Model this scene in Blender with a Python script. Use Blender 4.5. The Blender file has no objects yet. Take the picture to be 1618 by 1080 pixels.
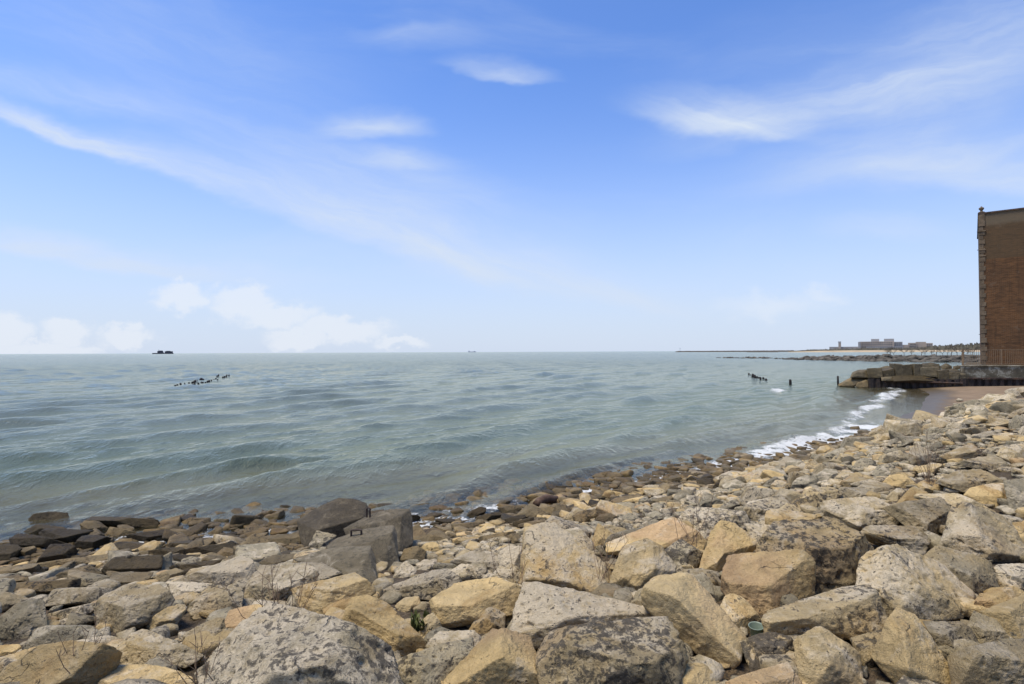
import bpy, bmesh, math, random
import numpy as np
from mathutils import Matrix, Vector

random.seed(7)
RNG = np.random.default_rng(11)
SC = bpy.context.scene
COL = SC.collection
R = math.radians

# ------------------------------------------------------------------ camera
FPX = 899.0                       # focal length in photograph pixels (1618 wide)
CAMPOS = np.array([0.0, 0.0, 3.5])
cam_d = bpy.data.cameras.new('camera')
cam_d.sensor_width = 36.0
cam_d.lens = 36.0 * FPX / 1618.0
cam_d.clip_start = 0.05
cam_d.clip_end = 60000
cam = bpy.data.objects.new('camera', cam_d)
COL.objects.link(cam)
CM = Matrix.Rotation(R(90 + 0.975), 3, 'X') @ Matrix.Rotation(R(-0.24), 3, 'Z')
cam.matrix_world = Matrix.Translation(CAMPOS) @ CM.to_4x4()
SC.camera = cam
CMN = np.array(CM)

# ------------------------------------------------------------------ sky, sun, exposure
SUN_EL, SUN_AZ = 69.0, 255.0      # azimuth clockwise from +Y (view direction)
SC.view_settings.view_transform = 'Standard'
SC.view_settings.look = 'None'
SC.view_settings.exposure = 0.98
SC.view_settings.gamma = 1.0
SC.view_settings.use_curve_mapping = False
SC.cycles.use_denoising = True
SC.cycles.max_bounces = 6
SC.cycles.transparent_max_bounces = 8

sun_d = bpy.data.lights.new('sun', 'SUN')
sun_d.energy = 2.3
sun_d.angle = R(26)
sun_d.color = (1.0, 0.905, 0.74)
sun = bpy.data.objects.new('sun', sun_d)
COL.objects.link(sun)
_sd = Vector((math.sin(R(SUN_AZ)) * math.cos(R(SUN_EL)), math.cos(R(SUN_AZ)) * math.cos(R(SUN_EL)), math.sin(R(SUN_EL))))
sun.rotation_euler = _sd.to_track_quat('Z', 'Y').to_euler()


class NT:
    """small helper to write node trees"""
    def __init__(self, tree):
        self.t = tree
        self.t.nodes.clear()

    def n(self, kind, ins=None, **props):
        nd = self.t.nodes.new(kind)
        for k, v in props.items():
            setattr(nd, k, v)
        for k, v in (ins or {}).items():
            self.put(nd.inputs[k], v)
        return nd

    def put(self, sock, v):
        if isinstance(v, bpy.types.NodeSocket):
            self.t.links.new(v, sock)
        elif isinstance(v, bpy.types.Node):
            self.t.links.new(v.outputs[0], sock)
        else:
            if hasattr(sock.default_value, '__len__') and hasattr(v, '__len__'):
                v = tuple(v)
                if len(sock.default_value) == 4 and len(v) == 3:
                    v = v + (1.0,)
            sock.default_value = v

    def m(self, op, a, b=0.0, c=0.0, clamp=False):
        nd = self.n('ShaderNodeMath', operation=op, use_clamp=clamp)
        for i, v in enumerate((a, b, c)):
            self.put(nd.inputs[i], v)
        return nd.outputs[0]

    def vm(self, op, a, b=(0, 0, 0)):
        nd = self.n('ShaderNodeVectorMath', operation=op)
        self.put(nd.inputs[0], a)
        if op == 'SCALE':
            self.put(nd.inputs['Scale'], b)
        else:
            self.put(nd.inputs[1], b)
        return nd.outputs[0]

    def mix(self, f, a, b, blend='MIX'):
        nd = self.n('ShaderNodeMix', data_type='RGBA', blend_type=blend, clamp_factor=True)
        self.put(nd.inputs[0], f)
        self.put(nd.inputs[6], a)
        self.put(nd.inputs[7], b)
        return nd.outputs[2]

    def ss(self, x, a, b, lo=0.0, hi=1.0):
        nd = self.n('ShaderNodeMapRange', interpolation_type='SMOOTHSTEP', clamp=True)
        for k, v in zip(('Value', 'From Min', 'From Max', 'To Min', 'To Max'), (x, a, b, lo, hi)):
            self.put(nd.inputs[k], v)
        return nd.outputs[0]

    def noise(self, vec, scale, detail=4, rough=0.55, dist=0.0, lac=2.0):
        nd = self.n('ShaderNodeTexNoise', {'Vector': vec, 'Scale': scale, 'Detail': detail, 'Roughness': rough,
                                           'Distortion': dist, 'Lacunarity': lac})
        return nd.outputs[0]


world = bpy.data.worlds.new('World')
SC.world = world
world.use_nodes = True
W = NT(world.node_tree)
sky = W.n('ShaderNodeTexSky', sky_type='NISHITA', sun_disc=False, sun_elevation=R(SUN_EL),
          sun_rotation=R(SUN_AZ), altitude=100.0, air_density=1.0, dust_density=0.6, ozone_density=2.2)
gen = W.n('ShaderNodeTexCoord').outputs['Generated']
sep = W.n('ShaderNodeSeparateXYZ', {0: gen})
ay = W.m('ADD', W.m('ABSOLUTE', sep.outputs[1]), 0.02)
uu = W.m('DIVIDE', sep.outputs[0], ay)
vv = W.m('DIVIDE', sep.outputs[2], ay)
uv = W.n('ShaderNodeCombineXYZ', {0: uu, 1: vv, 2: 0.0}).outputs[0]
nzc = W.n('ShaderNodeTexNoise', {'Vector': W.vm('MULTIPLY', uv, (2.2, 4.5, 1)), 'Scale': 1.0, 'Detail': 5.0, 'Roughness': 0.6}).outputs[1]
uvw = W.vm('ADD', uv, W.vm('SCALE', W.vm('SUBTRACT', nzc, (0.5, 0.5, 0.5)), 0.13))
nzf = W.n('ShaderNodeTexNoise', {'Vector': W.vm('MULTIPLY', uv, (20, 30, 1)), 'Scale': 1.0, 'Detail': 5.0, 'Roughness': 0.6}).outputs[1]
uvp = W.vm('ADD', uv, W.vm('SCALE', W.vm('SUBTRACT', nzf, (0.5, 0.5, 0.5)), 0.075))


def cloud_blob(px, py, lx, ly, ang, vec, strength, sharp=1.0):
    """soft elongated cloud, crisper along its lower edge; centre and half size in photograph pixels, turned into directions"""
    mp = W.n('ShaderNodeMapping', {'Vector': vec, 'Location': ((px - 809) / FPX, (555 - py) / FPX, 0),
                                   'Rotation': (0, 0, R(ang)), 'Scale': (lx / FPX, ly / FPX, 1)}, vector_type='TEXTURE').outputs[0]
    if sharp > 1:
        q_ = W.n('ShaderNodeSeparateXYZ', {0: mp})
        mp = W.n('ShaderNodeCombineXYZ', {0: q_.outputs[0], 1: W.m('MINIMUM', q_.outputs[1], W.m('MULTIPLY', q_.outputs[1], sharp)), 2: 0.0}).outputs[0]
    g = W.n('ShaderNodeTexGradient', {'Vector': mp}, gradient_type='SPHERICAL').outputs[1]
    return W.m('MULTIPLY', W.ss(g, 0.0, 1.0), strength)


FIB = {}
for a_ in (-20, 0, 12):
    r_ = W.n('ShaderNodeMapping', {'Vector': uvw, 'Rotation': (0, 0, R(-a_)), 'Scale': (1.0, 1.0, 1.0)}).outputs[0]
    n_ = W.noise(W.vm('MULTIPLY', r_, (2.4, 17.0, 1)), 1.0, 6, 0.60, .3)
    FIB[a_] = W.m('ADD', 0.34, W.m('MULTIPLY', W.ss(n_, 0.30, 0.74), 0.50))
cirrus = [
    (70, 208, 300, 42, -20, .85, 2.6), (330, 300, 420, 60, -20, .80, 2.6), (620, 385, 430, 75, -17, .72, 2.4), (860, 440, 420, 70, -12, .62, 2.0),
    (90, 150, 300, 60, -12, .50, 2), (470, 250, 420, 120, -16, .34, 1), (640, 320, 420, 110, -16, .32, 1),
    (780, 128, 120, 32, -3, .95, 2.2), (588, 208, 125, 42, 3, .88, 2.2), (655, 262, 105, 32, -2, .75, 2), (660, 75, 130, 34, 0, .40, 1),
    (1125, 200, 200, 70, -10, .95, 2.6), (1290, 185, 340, 90, 12, .80, 2.4), (1530, 110, 330, 130, 16, .50, 1.4),
    (1450, 262, 420, 110, 8, .75, 2.0), (1590, 292, 330, 50, 0, .80, 1.8), (1390, 370, 150, 30, 0, .42, 1),
    (90, 395, 330, 44, -8, .95, 2.0), (330, 428, 330, 30, -6, .50, 1.6), (980, 475, 170, 40, -10, .55, 1.5), (1480, 60, 600, 140, 10, .32, 1),
    (230, 60, 500, 140, -14, .34, 1)]
tot = None
for a in cirrus:
    fk = -20 if a[4] < -9 else 12 if a[4] > 5 else 0
    b = W.m('MULTIPLY', cloud_blob(a[0], a[1], a[2], a[3], a[4], uvw, a[5], a[6]), FIB[fk])
    tot = b if tot is None else W.m('ADD', tot, b)
allover = W.m('MULTIPLY', W.ss(W.noise(W.vm('MULTIPLY', gen, (1.6, 1.6, 5.0)), 1.2, 6, 0.6, 0.6), 0.48, 0.8), 0.16)
tot = W.m('ADD', tot, allover)
cum = None
for a in [(20, 520, 90, 50), (125, 520, 75, 38), (215, 532, 75, 30), (90, 548, 190, 24), (300, 468, 75, 38), (390, 478, 90, 50),
          (445, 500, 110, 40), (545, 520, 130, 34), (640, 536, 70, 18), (480, 536, 90, 28), (1210, 485, 190, 50), (1290, 470, 80, 32)]:
    st = 0.55 if a[0] > 1000 else 1.15
    b = cloud_blob(a[0], a[1], a[2] * 0.98, a[3] * 1.02, 0, uvp, st)
    cum = b if cum is None else W.m('MAXIMUM', cum, b)
cumm = W.m('MULTIPLY', W.ss(cum, 0.16, 0.75), 0.58)
cumm = W.m('MULTIPLY', cumm, W.ss(cum, 0.0, 0.9, 0.55, 1.0))
SKY_T = (0.51, 0.665, 0.95)
base = W.mix(1.0, sky.outputs[0], SKY_T, 'MULTIPLY')
hz = W.ss(sep.outputs[2], -0.02, 0.56, 1.0, 0.0)
base = W.mix(W.m('MULTIPLY', W.m('POWER', hz, 1.9), 0.92), base, (2.80, 3.15, 3.80))
base = W.mix(W.m('MULTIPLY', tot, 1.05, clamp=True), base, (2.9, 3.3, 3.95))
base = W.mix(cumm, base, (3.7, 3.85, 4.1))
bg = W.n('ShaderNodeBackground', {'Color': base, 'Strength': 0.118})
wo = W.n('ShaderNodeOutputWorld')
W.t.links.new(bg.outputs[0], wo.inputs[0])


# ------------------------------------------------------------------ helpers
def tag(o, label=None, cat=None, group=None, kind=None):
    if label: o['label'] = label
    if cat: o['category'] = cat
    if group: o['group'] = group
    if kind: o['kind'] = kind
    return o


def link(name, data, parent=None, mat=None):
    o = bpy.data.objects.new(name, data)
    COL.objects.link(o)
    if parent is not None:
        o.parent = parent
    if mat is not None and data is not None and len(data.materials) == 0:
        data.materials.append(mat)
    return o


def empty(name, loc, rz=0.0):
    o = link(name, None)
    o.location = loc
    o.rotation_euler = (0, 0, rz)
    o.empty_display_size = 0.2
    return o


def mesh_np(name, V, F, mat=None, smooth=True):
    V = np.ascontiguousarray(V, dtype=np.float32)
    F = np.ascontiguousarray(F, dtype=np.int32)
    me = bpy.data.meshes.new(name)
    k = F.shape[1]
    me.vertices.add(len(V)); me.vertices.foreach_set('co', V.ravel())
    me.loops.add(F.size); me.loops.foreach_set('vertex_index', F.ravel())
    me.polygons.add(len(F))
    me.polygons.foreach_set('loop_start', np.arange(0, F.size, k, dtype=np.int32))
    me.polygons.foreach_set('loop_total', np.full(len(F), k, dtype=np.int32))
    me.polygons.foreach_set('use_smooth', np.full(len(F), smooth, dtype=bool))
    me.update(calc_edges=True)
    if mat: me.materials.append(mat)
    return me


def ray(px, py):
    """direction of a photograph pixel, scaled so that its component along the view axis is 1"""
    v = np.array([(px - 809.0) / FPX, -(py - 540.0) / FPX, -1.0])
    return CMN @ v


def project(P):
    q = (np.asarray(P) - CAMPOS) @ CMN
    d = -q[..., 2]
    return 809.0 + FPX * q[..., 0] / d, 540.0 - FPX * q[..., 1] / d, d


def hash3(ix, iy, iz, seed):
    h = (ix * 374761393 + iy * 668265263 + iz * 2147483647 + seed * 1274126177) & 0xFFFFFFFF
    h = ((h ^ (h >> 13)) * 1274126177) & 0xFFFFFFFF
    return h ^ (h >> 16)


_G = np.random.default_rng(3).normal(size=(256, 3)); _G /= np.linalg.norm(_G, axis=1)[:, None]


def perlin(P, seed=0):
    P = np.asarray(P, dtype=np.float64)
    I = np.floor(P).astype(np.int64); f = P - I
    u = f * f * f * (f * (f * 6 - 15) + 10)
    out = 0
    for dx in (0, 1):
        wx = u[:, 0] if dx else 1 - u[:, 0]
        for dy in (0, 1):
            wy = u[:, 1] if dy else 1 - u[:, 1]
            for dz in (0, 1):
                wz = u[:, 2] if dz else 1 - u[:, 2]
                g = _G[hash3(I[:, 0] + dx, I[:, 1] + dy, I[:, 2] + dz, seed) & 255]
                out = out + wx * wy * wz * (g[:, 0] * (f[:, 0] - dx) + g[:, 1] * (f[:, 1] - dy) + g[:, 2] * (f[:, 2] - dz))
    return out * 1.5


def fbm(P, octv=4, gain=0.5, seed=0, ridged=False):
    P = np.asarray(P, dtype=np.float64); a = 1.0; s = 0; n = 0
    for k in range(octv):
        v = perlin(P, seed + k * 17)
        if ridged: v = 1 - 2 * np.abs(v)
        s = s + a * v; n += a; a *= gain; P = P * 2.03 + 11.7
    return s / n


_ICO = {}


def ico(k):
    if k not in _ICO:
        bm = bmesh.new(); bmesh.ops.create_icosphere(bm, subdivisions=k, radius=1.0)
        V = np.array([v.co[:] for v in bm.verts]); F = np.array([[v.index for v in f.verts] for f in bm.faces]); bm.free()
        _ICO[k] = (V / np.linalg.norm(V, axis=1)[:, None], F)
    return _ICO[k]


def hull_planes(P, merge=0.0):
    """outward planes of the convex hull of P, as (normals, offsets) about the mean of P"""
    P = np.asarray(P, dtype=float); c = P.mean(0)
    bm = bmesh.new()
    for p in P: bm.verts.new(p - c)
    bmesh.ops.convex_hull(bm, input=bm.verts)
    bm.normal_update()
    N, D = [], []
    for f in sorted(bm.faces, key=lambda f: -f.calc_area()):
        n = np.array(f.normal[:]); d = float(n @ np.array(f.verts[0].co[:]))
        if np.linalg.norm(n) < 0.5: continue
        if d < 0: n, d = -n, -d
        if d > 1e-4:
            if merge and N and max(float(n @ k) for k in N) > math.cos(merge): continue
            if merge: d = float(((P - c) @ n).max()) * .97
            N.append(n); D.append(d)
    bm.free()
    if merge:                       # keep the body bounded along its main axes
        for a in np.linalg.svd(P - c, full_matrices=False)[2]:
            for n in (a, -a):
                N.append(n); D.append(float(((P - c) @ n).max()) * 1.01)
    return c, np.array(N), np.array(D)


def rock_verts(N, D, axes, level, p=22.0, rough=1.0, seed=0, size=1.0, strata=0.0, pits=0.0):
    """star-shaped rock: rounded intersection of the half spaces N.x<=D, then displaced by noise"""
    V, F = ico(level)
    Q = V @ axes
    Q /= np.linalg.norm(Q, axis=1)[:, None]
    s = np.maximum(Q @ (N / D[:, None]).T, 0.0)
    mx = s.max(1)
    rr = 1.0 / (mx * (((s / mx[:, None]) ** p).sum(1)) ** (1.0 / p))
    X = Q * rr[:, None]
    o = seed * 3.17
    S = X / size
    d = 0.030 * fbm(S * 1.9 + o, 3, .5, seed) + 0.024 * fbm(S * 5.5 + o, 3, .55, seed + 5, True)
    if level >= 5:
        d = d + 0.014 * fbm(S * 17 + o, 3, .6, seed + 9)
        if pits:
            pv = fbm(S * 9.0 + o, 2, .5, seed + 31)
            d = d - pits * 0.05 * np.clip(pv - 0.18, 0, 0.4) / 0.4
    if strata:
        ax = np.array([0.25, 0.15, 0.95]); hh = S @ ax + 0.10 * fbm(S * 2.0, 2, .5, seed + 3)
        t = hh * 7.0; fr = t - np.floor(t)
        d = d + strata * 0.02 * (np.clip(fr * 3, 0, 1) - 0.5) * np.clip(1.3 * fbm(S * 1.7 + 4, 2, .5, seed + 8) + 0.5, 0, 1)
    X = X + Q * (d * rough * size)[:, None]
    return X, F

# ------------------------------------------------------------------ materials
def new_mat(name):
    m = bpy.data.materials.new(name); m.use_nodes = True
    return m, NT(m.node_tree)


def finish(T, col, rough=0.8, normal=None, spec=0.3, metal=0.0):
    ins = {'Base Color': col, 'Roughness': rough, 'Metallic': metal, 'Specular IOR Level': spec}
    if normal is not None: ins['Normal'] = normal
    b = T.n('ShaderNodeBsdfPrincipled', ins)
    o = T.n('ShaderNodeOutputMaterial'); T.t.links.new(b.outputs[0], o.inputs[0])
    return b


def rock_material(name, attr=False, tan=(0.520, 0.375, 0.172), grey=(0.275, 0.236, 0.155), pale=(0.56, 0.475, 0.335),
                  dark=(0.050, 0.044, 0.036), bump=1.0):
    m, T = new_mat(name)
    geo = T.n('ShaderNodeNewGeometry')
    info = T.n('ShaderNodeObjectInfo')
    if attr:
        ac = T.n('ShaderNodeAttribute', attribute_name='rock', attribute_type='GEOMETRY')
        pc, pa = ac.outputs['Color'], ac.outputs['Alpha']
        rn = T.n('ShaderNodeAttribute', attribute_name='rnd', attribute_type='GEOMETRY').outputs['Fac']
    else:
        pc, pa, rn = info.outputs['Color'], info.outputs['Alpha'], info.outputs['Random']
    sp = T.n('ShaderNodeSeparateColor', {0: pc})
    ptan, ppale, pdark = sp.outputs
    pos = T.vm('ADD', geo.outputs['Position'], T.vm('SCALE', (31.0, 17.0, 23.0), rn))
    n_low = T.noise(pos, 1.7, 3, .55, .4)
    n_mid = T.noise(pos, 6.5, 6, .62, .5)
    n_fin = T.noise(pos, 24.0, 6, .70, .3)
    n_hi = T.noise(pos, 95.0, 4, .70)
    patch = T.noise(T.vm('ADD', pos, (7.7, 3.1, 9.4)), 3.6, 8, .68, .8)
    patch2 = T.noise(T.vm('ADD', pos, (1.7, 8.1, 2.4)), 2.3, 5, .62, .6)
    vor = T.n('ShaderNodeTexVoronoi', {'Vector': T.vm('ADD', pos, T.vm('SCALE', T.n('ShaderNodeTexNoise', {'Vector': pos, 'Scale': 12.0, 'Detail': 3.0}).outputs[1], 0.06)), 'Scale': 26.0}).outputs['Distance']
    upz = T.n('ShaderNodeSeparateXYZ', {0: geo.outputs['Normal']}).outputs[2]
    wz = T.n('ShaderNodeSeparateXYZ', {0: geo.outputs['Position']}).outputs[2]
    # body colour
    tf = T.m('ADD', ptan, T.m('MULTIPLY', T.m('SUBTRACT', n_low, .5), 1.5), clamp=True)
    c = T.mix(tf, grey, tan)
    och = T.m('MULTIPLY', T.ss(patch2, .50, .66), T.m('MULTIPLY', ptan, .55))
    c = T.mix(och, c, (0.30, 0.175, 0.06))
    pink = T.m('MULTIPLY', T.ss(T.noise(pos, 1.1, 3, .5), .54, .66), T.m('MULTIPLY', ptan, .45))
    c = T.mix(pink, c, (0.39, 0.245, 0.15))
    c = T.mix(1.0, c, T.n('ShaderNodeCombineColor', {0: T.m('ADD', .40, T.m('MULTIPLY', n_mid, 1.2)), 1: T.m('ADD', .40, T.m('MULTIPLY', n_mid, 1.2)), 2: T.m('ADD', .37, T.m('MULTIPLY', n_mid, 1.24))}).outputs[0], 'MULTIPLY')
    # pale crust, mostly on upward faces
    pm = T.m('ADD', T.m('ADD', patch, T.m('MULTIPLY', T.m('SUBTRACT', ppale, .5), .38)), T.m('MULTIPLY', upz, .07))
    pm = T.m('ADD', pm, T.m('MULTIPLY', T.m('SUBTRACT', n_fin, .5), .30))
    c = T.mix(T.m('MULTIPLY', T.ss(pm, .50, .70), .75), c, pale)
    # dark lichen speckle and pits
    dm = T.m('ADD', T.m('ADD', n_fin, T.m('MULTIPLY', T.m('SUBTRACT', patch2, .5), .55)), T.m('MULTIPLY', T.m('SUBTRACT', pdark, .5), .26))
    dm = T.m('ADD', dm, T.m('MULTIPLY', T.m('SUBTRACT', n_hi, .5), .22))
    c = T.mix(T.m('MULTIPLY', T.ss(dm, .56, .68), .86), c, dark)
    pit = T.m('MULTIPLY', T.ss(vor, .05, .20, 1.0, 0.0), T.ss(patch, .44, .58))
    c = T.mix(T.m('MULTIPLY', pit, .5), c, dark)
    c = T.mix(T.m('MULTIPLY', T.ss(n_hi, .52, .72), .35), c, T.mix(1.0, c, (.55, .52, .48), 'MULTIPLY'))
    # cracks
    wv = T.vm('ADD', pos, T.vm('SCALE', T.n('ShaderNodeTexNoise', {'Vector': pos, 'Scale': 3.0, 'Detail': 4.0}).outputs[1], 0.55))
    ck = T.n('ShaderNodeTexVoronoi', {'Vector': T.vm('MULTIPLY', wv, (1.0, 1.0, 1.9)), 'Scale': 2.1}, feature='DISTANCE_TO_EDGE').outputs['Distance']
    crack = T.m('MULTIPLY', T.ss(ck, .002, .014, 1.0, 0.0), T.ss(T.noise(pos, 2.6, 3, .5), .56, .66))
    c = T.mix(T.m('MULTIPLY', crack, .5), c, dark)
    # wet band by the lake
    wet = T.ss(T.m('ADD', wz, T.m('MULTIPLY', T.m('SUBTRACT', n_low, .5), .5)), .07, .36, 1.0, 0.0)
    wet = T.m('MAXIMUM', T.m('MULTIPLY', wet, .85), pa)
    c = T.mix(wet, c, T.mix(1.0, c, (.205, .175, .120), 'MULTIPLY'))
    # per stone brightness
    br = T.m('ADD', .72, T.m('MULTIPLY', rn, .52))
    c = T.mix(1.0, c, T.n('ShaderNodeCombineColor', {0: br, 1: br, 2: br}).outputs[0], 'MULTIPLY')
    h = T.m('ADD', T.m('MULTIPLY', n_mid, .55), T.m('MULTIPLY', n_fin, .42))
    h = T.m('ADD', h, T.m('MULTIPLY', n_hi, .13))
    h = T.m('SUBTRACT', h, T.m('MULTIPLY', pit, .20))
    h = T.m('SUBTRACT', h, T.m('MULTIPLY', T.ss(dm, .54, .70), .12))
    h = T.m('SUBTRACT', h, T.m('MULTIPLY', crack, .22))
    bp = T.n('ShaderNodeBump', {'Height': h, 'Strength': 1.0 * bump, 'Distance': 0.08})
    finish(T, c, T.m('SUBTRACT', .92, T.m('MULTIPLY', wet, .34)), bp.outputs[0], .22)
    return m


ROCK = rock_material('limestone')
ROCKA = rock_material('shore_stone', attr=True)


def plain(name, col, rough=.8, var=.25, scale=3.0, bump=.3, bdist=.03, spec=.3, metal=0.0, stain=None):
    m, T = new_mat(name)
    pos = T.n('ShaderNodeNewGeometry').outputs['Position']
    a = T.noise(pos, scale, 6, .62, .3); b = T.noise(pos, scale * 7, 5, .65)
    c = T.mix(T.ss(a, .32, .68), tuple(x * (1 - var) for x in col), tuple(min(1, x * (1 + var)) for x in col))
    if stain:
        c = T.mix(T.ss(T.m('ADD', a, T.m('MULTIPLY', T.m('SUBTRACT', b, .5), .5)), .5, .64), c, stain)
    bp = T.n('ShaderNodeBump', {'Height': T.m('ADD', T.m('MULTIPLY', a, .5), T.m('MULTIPLY', b, .5)), 'Strength': bump, 'Distance': bdist})
    finish(T, c, rough, bp.outputs[0], spec, metal)
    return m


def concrete_mat():
    m, T = new_mat('old_concrete')
    geo = T.n('ShaderNodeNewGeometry'); pos = geo.outputs['Position']
    info = T.n('ShaderNodeObjectInfo')
    wet = info.outputs['Alpha']
    a = T.noise(pos, 2.2, 6, .62, .5); b = T.noise(pos, 22, 6, .7); g = T.noise(pos, 90, 3, .6)
    c = T.mix(T.ss(a, .3, .7), (0.135, 0.110, 0.066), (0.265, 0.222, 0.145))
    c = T.mix(T.m('MULTIPLY', T.ss(b, .48, .64), .7), c, (0.075, 0.065, 0.042))
    c = T.mix(T.m('MULTIPLY', T.ss(T.noise(pos, 5, 7, .7, .8), .53, .66), .7), c, (0.40, 0.345, 0.245))
    c = T.mix(wet, c, T.mix(1.0, c, (.26, .225, .155), 'MULTIPLY'))
    h = T.m('ADD', T.m('MULTIPLY', b, .6), T.m('MULTIPLY', g, .25))
    bp = T.n('ShaderNodeBump', {'Height': h, 'Strength': .9, 'Distance': .05})
    finish(T, c, T.m('SUBTRACT', .90, T.m('MULTIPLY', wet, .22)), bp.outputs[0], .3)
    return m


CONC = concrete_mat()
M_RUST = plain('rusted_steel', (0.060, 0.042, 0.032), .75, .45, 3.0, .4, .01, stain=(0.10, 0.055, 0.032))
M_PILE = plain('sheet_pile_steel', (0.030, 0.024, 0.021), .75, .4, 2.0, .4, .02, stain=(0.055, 0.037, 0.028))
M_TIMBER = plain('wet_timber', (0.018, 0.015, 0.013), .7, .4, 5.0, .6, .02)
M_DRIFT = plain('driftwood_brown', (0.085, 0.050, 0.030), .7, .4, 6.0, .7, .02)
M_WALLC = plain('stained_concrete', (0.135, 0.112, 0.072), .92, .35, 1.3, .4, .03, stain=(0.34, 0.31, 0.23))
M_QUOIN = plain('weathered_limestone_trim', (0.135, 0.10, 0.064), .9, .3, 2.0, .4, .02)
M_FENCE = plain('fence_brown_paint', (0.20, 0.135, 0.075), .6, .2, 4.0, .1)
M_TWIG = plain('dry_twig', (0.20, 0.135, 0.08), .9, .35, 20.0, .2)
M_LEAF = plain('weed_leaf', (0.075, 0.085, 0.022), .8, .4, 20.0, .1)
M_BARK = plain('bare_bark', (0.090, 0.075, 0.058), .9, .3, 2.0, .1)
M_FARC = plain('far_masonry', (0.34, 0.29, 0.24), .9, .12, .05, .0)
M_FARG = plain('far_grey_masonry', (0.30, 0.295, 0.29), .9, .12, .05, .0)
M_FARW = plain('far_window', (0.10, 0.105, 0.11), .3, .1, .05, .0)
M_FART = plain('far_tree_belt', (0.085, 0.078, 0.055), .95, .4, .15, .0)
M_FARB = plain('far_beach', (0.40, 0.31, 0.19), .95, .15, .05, .0)
M_CRIB = plain('crib_masonry', (0.085, 0.085, 0.095), .9, .2, .2, .0)
M_SHIP = plain('ship_paint', (0.33, 0.36, 0.40), .7, .1, .2, .0)
M_FARR = plain('far_stone', (0.085, 0.075, 0.06), .9, .45, .5, .5, .2)
M_EARTH = plain('rubble_fill', (0.10, 0.085, 0.06), .95, .4, 3.0, .7, .05)


def brick_mat():
    m, T = new_mat('brown_brick')
    tc = T.n('ShaderNodeTexCoord').outputs['Object']
    s = T.n('ShaderNodeSeparateXYZ', {0: tc})
    v = T.n('ShaderNodeCombineXYZ', {0: T.m('ADD', s.outputs[0], s.outputs[1]), 1: s.outputs[2], 2: 0.0}).outputs[0]
    br = T.n('ShaderNodeTexBrick', {'Vector': v, 'Color1': (0.125, 0.062, 0.028, 1), 'Color2': (0.075, 0.038, 0.018, 1), 'Mortar': (0.12, 0.088, 0.056, 1),
                                    'Scale': 1.0, 'Mortar Size': .009, 'Bias': -.1, 'Brick Width': .30, 'Row Height': .10})
    lo = T.noise(tc, .55, 5, .6, .5); band = T.noise(T.vm('MULTIPLY', tc, (.6, .6, 6.0)), 1.0, 5, .65)
    c = T.mix(T.ss(lo, .3, .7), br.outputs[0], T.mix(1.0, br.outputs[0], (1.35, 1.25, 1.10), 'MULTIPLY'))
    c = T.mix(T.m('MULTIPLY', T.ss(band, .42, .66), .50), c, (0.040, 0.023, 0.013))
    strk = T.noise(T.vm('MULTIPLY', tc, (3.0, 3.0, .18)), 1.0, 5, .65)
    c = T.mix(T.m('MULTIPLY', T.ss(strk, .52, .70), .45), c, (0.035, 0.024, 0.016))
    c = T.mix(T.m('MULTIPLY', T.ss(T.noise(tc, 1.6, 6, .7, .5), .58, .70), .35), c, (0.19, 0.145, 0.10))
    # the top storeys were rebuilt in a greyer brick
    top = T.ss(s.outputs[2], 10.3, 10.42)
    c = T.mix(T.m('MULTIPLY', top, .55), c, (0.088, 0.066, 0.038))
    c = T.mix(T.m('MULTIPLY', T.ss(T.m('ADD', s.outputs[2], T.m('MULTIPLY', lo, 1.2)), 13.9, 14.5), .45), c, (0.19, 0.16, 0.11))
    bp = T.n('ShaderNodeBump', {'Height': T.m('MULTIPLY', br.outputs[1], -1.0), 'Strength': .5, 'Distance': .02})
    finish(T, c, .9, bp.outputs[0], .2)
    return m


M_BRICK = brick_mat()

# ------------------------------------------------------------------ terrain
TOE = np.array([(-20000, -7000), (-40, 2), (-14, 8.5), (-6.4, 10.3), (-1.9, 11.3), (1, 13.2), (5.7, 16.0), (9.6, 18.7), (13.2, 21.6), (17.2, 24.8), (22, 28.0), (34, 31.5), (60, 33), (20000, 3000)], float)
EDGE = np.array([(-20000, -7001), (-40, 1), (-14, 8.2), (-6.4, 10.2), (-1.9, 11.1), (1.05, 13.1), (5.7, 16.0), (9.4, 18.7), (13.0, 21.9), (17.0, 26.0), (23.4, 33.3), (29.5, 40.8), (34.8, 47.5), (38, 54), (90, 60), (20000, 4000)], float)


def sdist(P, L):
    """signed distance to a polyline; positive inland"""
    P = np.asarray(P, float); best = np.full(len(P), 1e18); sg = np.zeros(len(P))
    for a, b in zip(L[:-1], L[1:]):
        ab = b - a; ap = P - a
        t = np.clip((ap @ ab) / (ab @ ab), 0, 1)
        q = ap - t[:, None] * ab
        d2 = (q * q).sum(1)
        cr = ab[0] * ap[:, 1] - ab[1] * ap[:, 0]
        m = d2 < best
        best[m] = d2[m]; sg[m] = np.where(cr[m] > 0, -1.0, 1.0)
    return np.sqrt(best) * sg


def smooth01(x):
    x = np.clip(x, 0, 1); return x * x * (3 - 2 * x)


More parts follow.
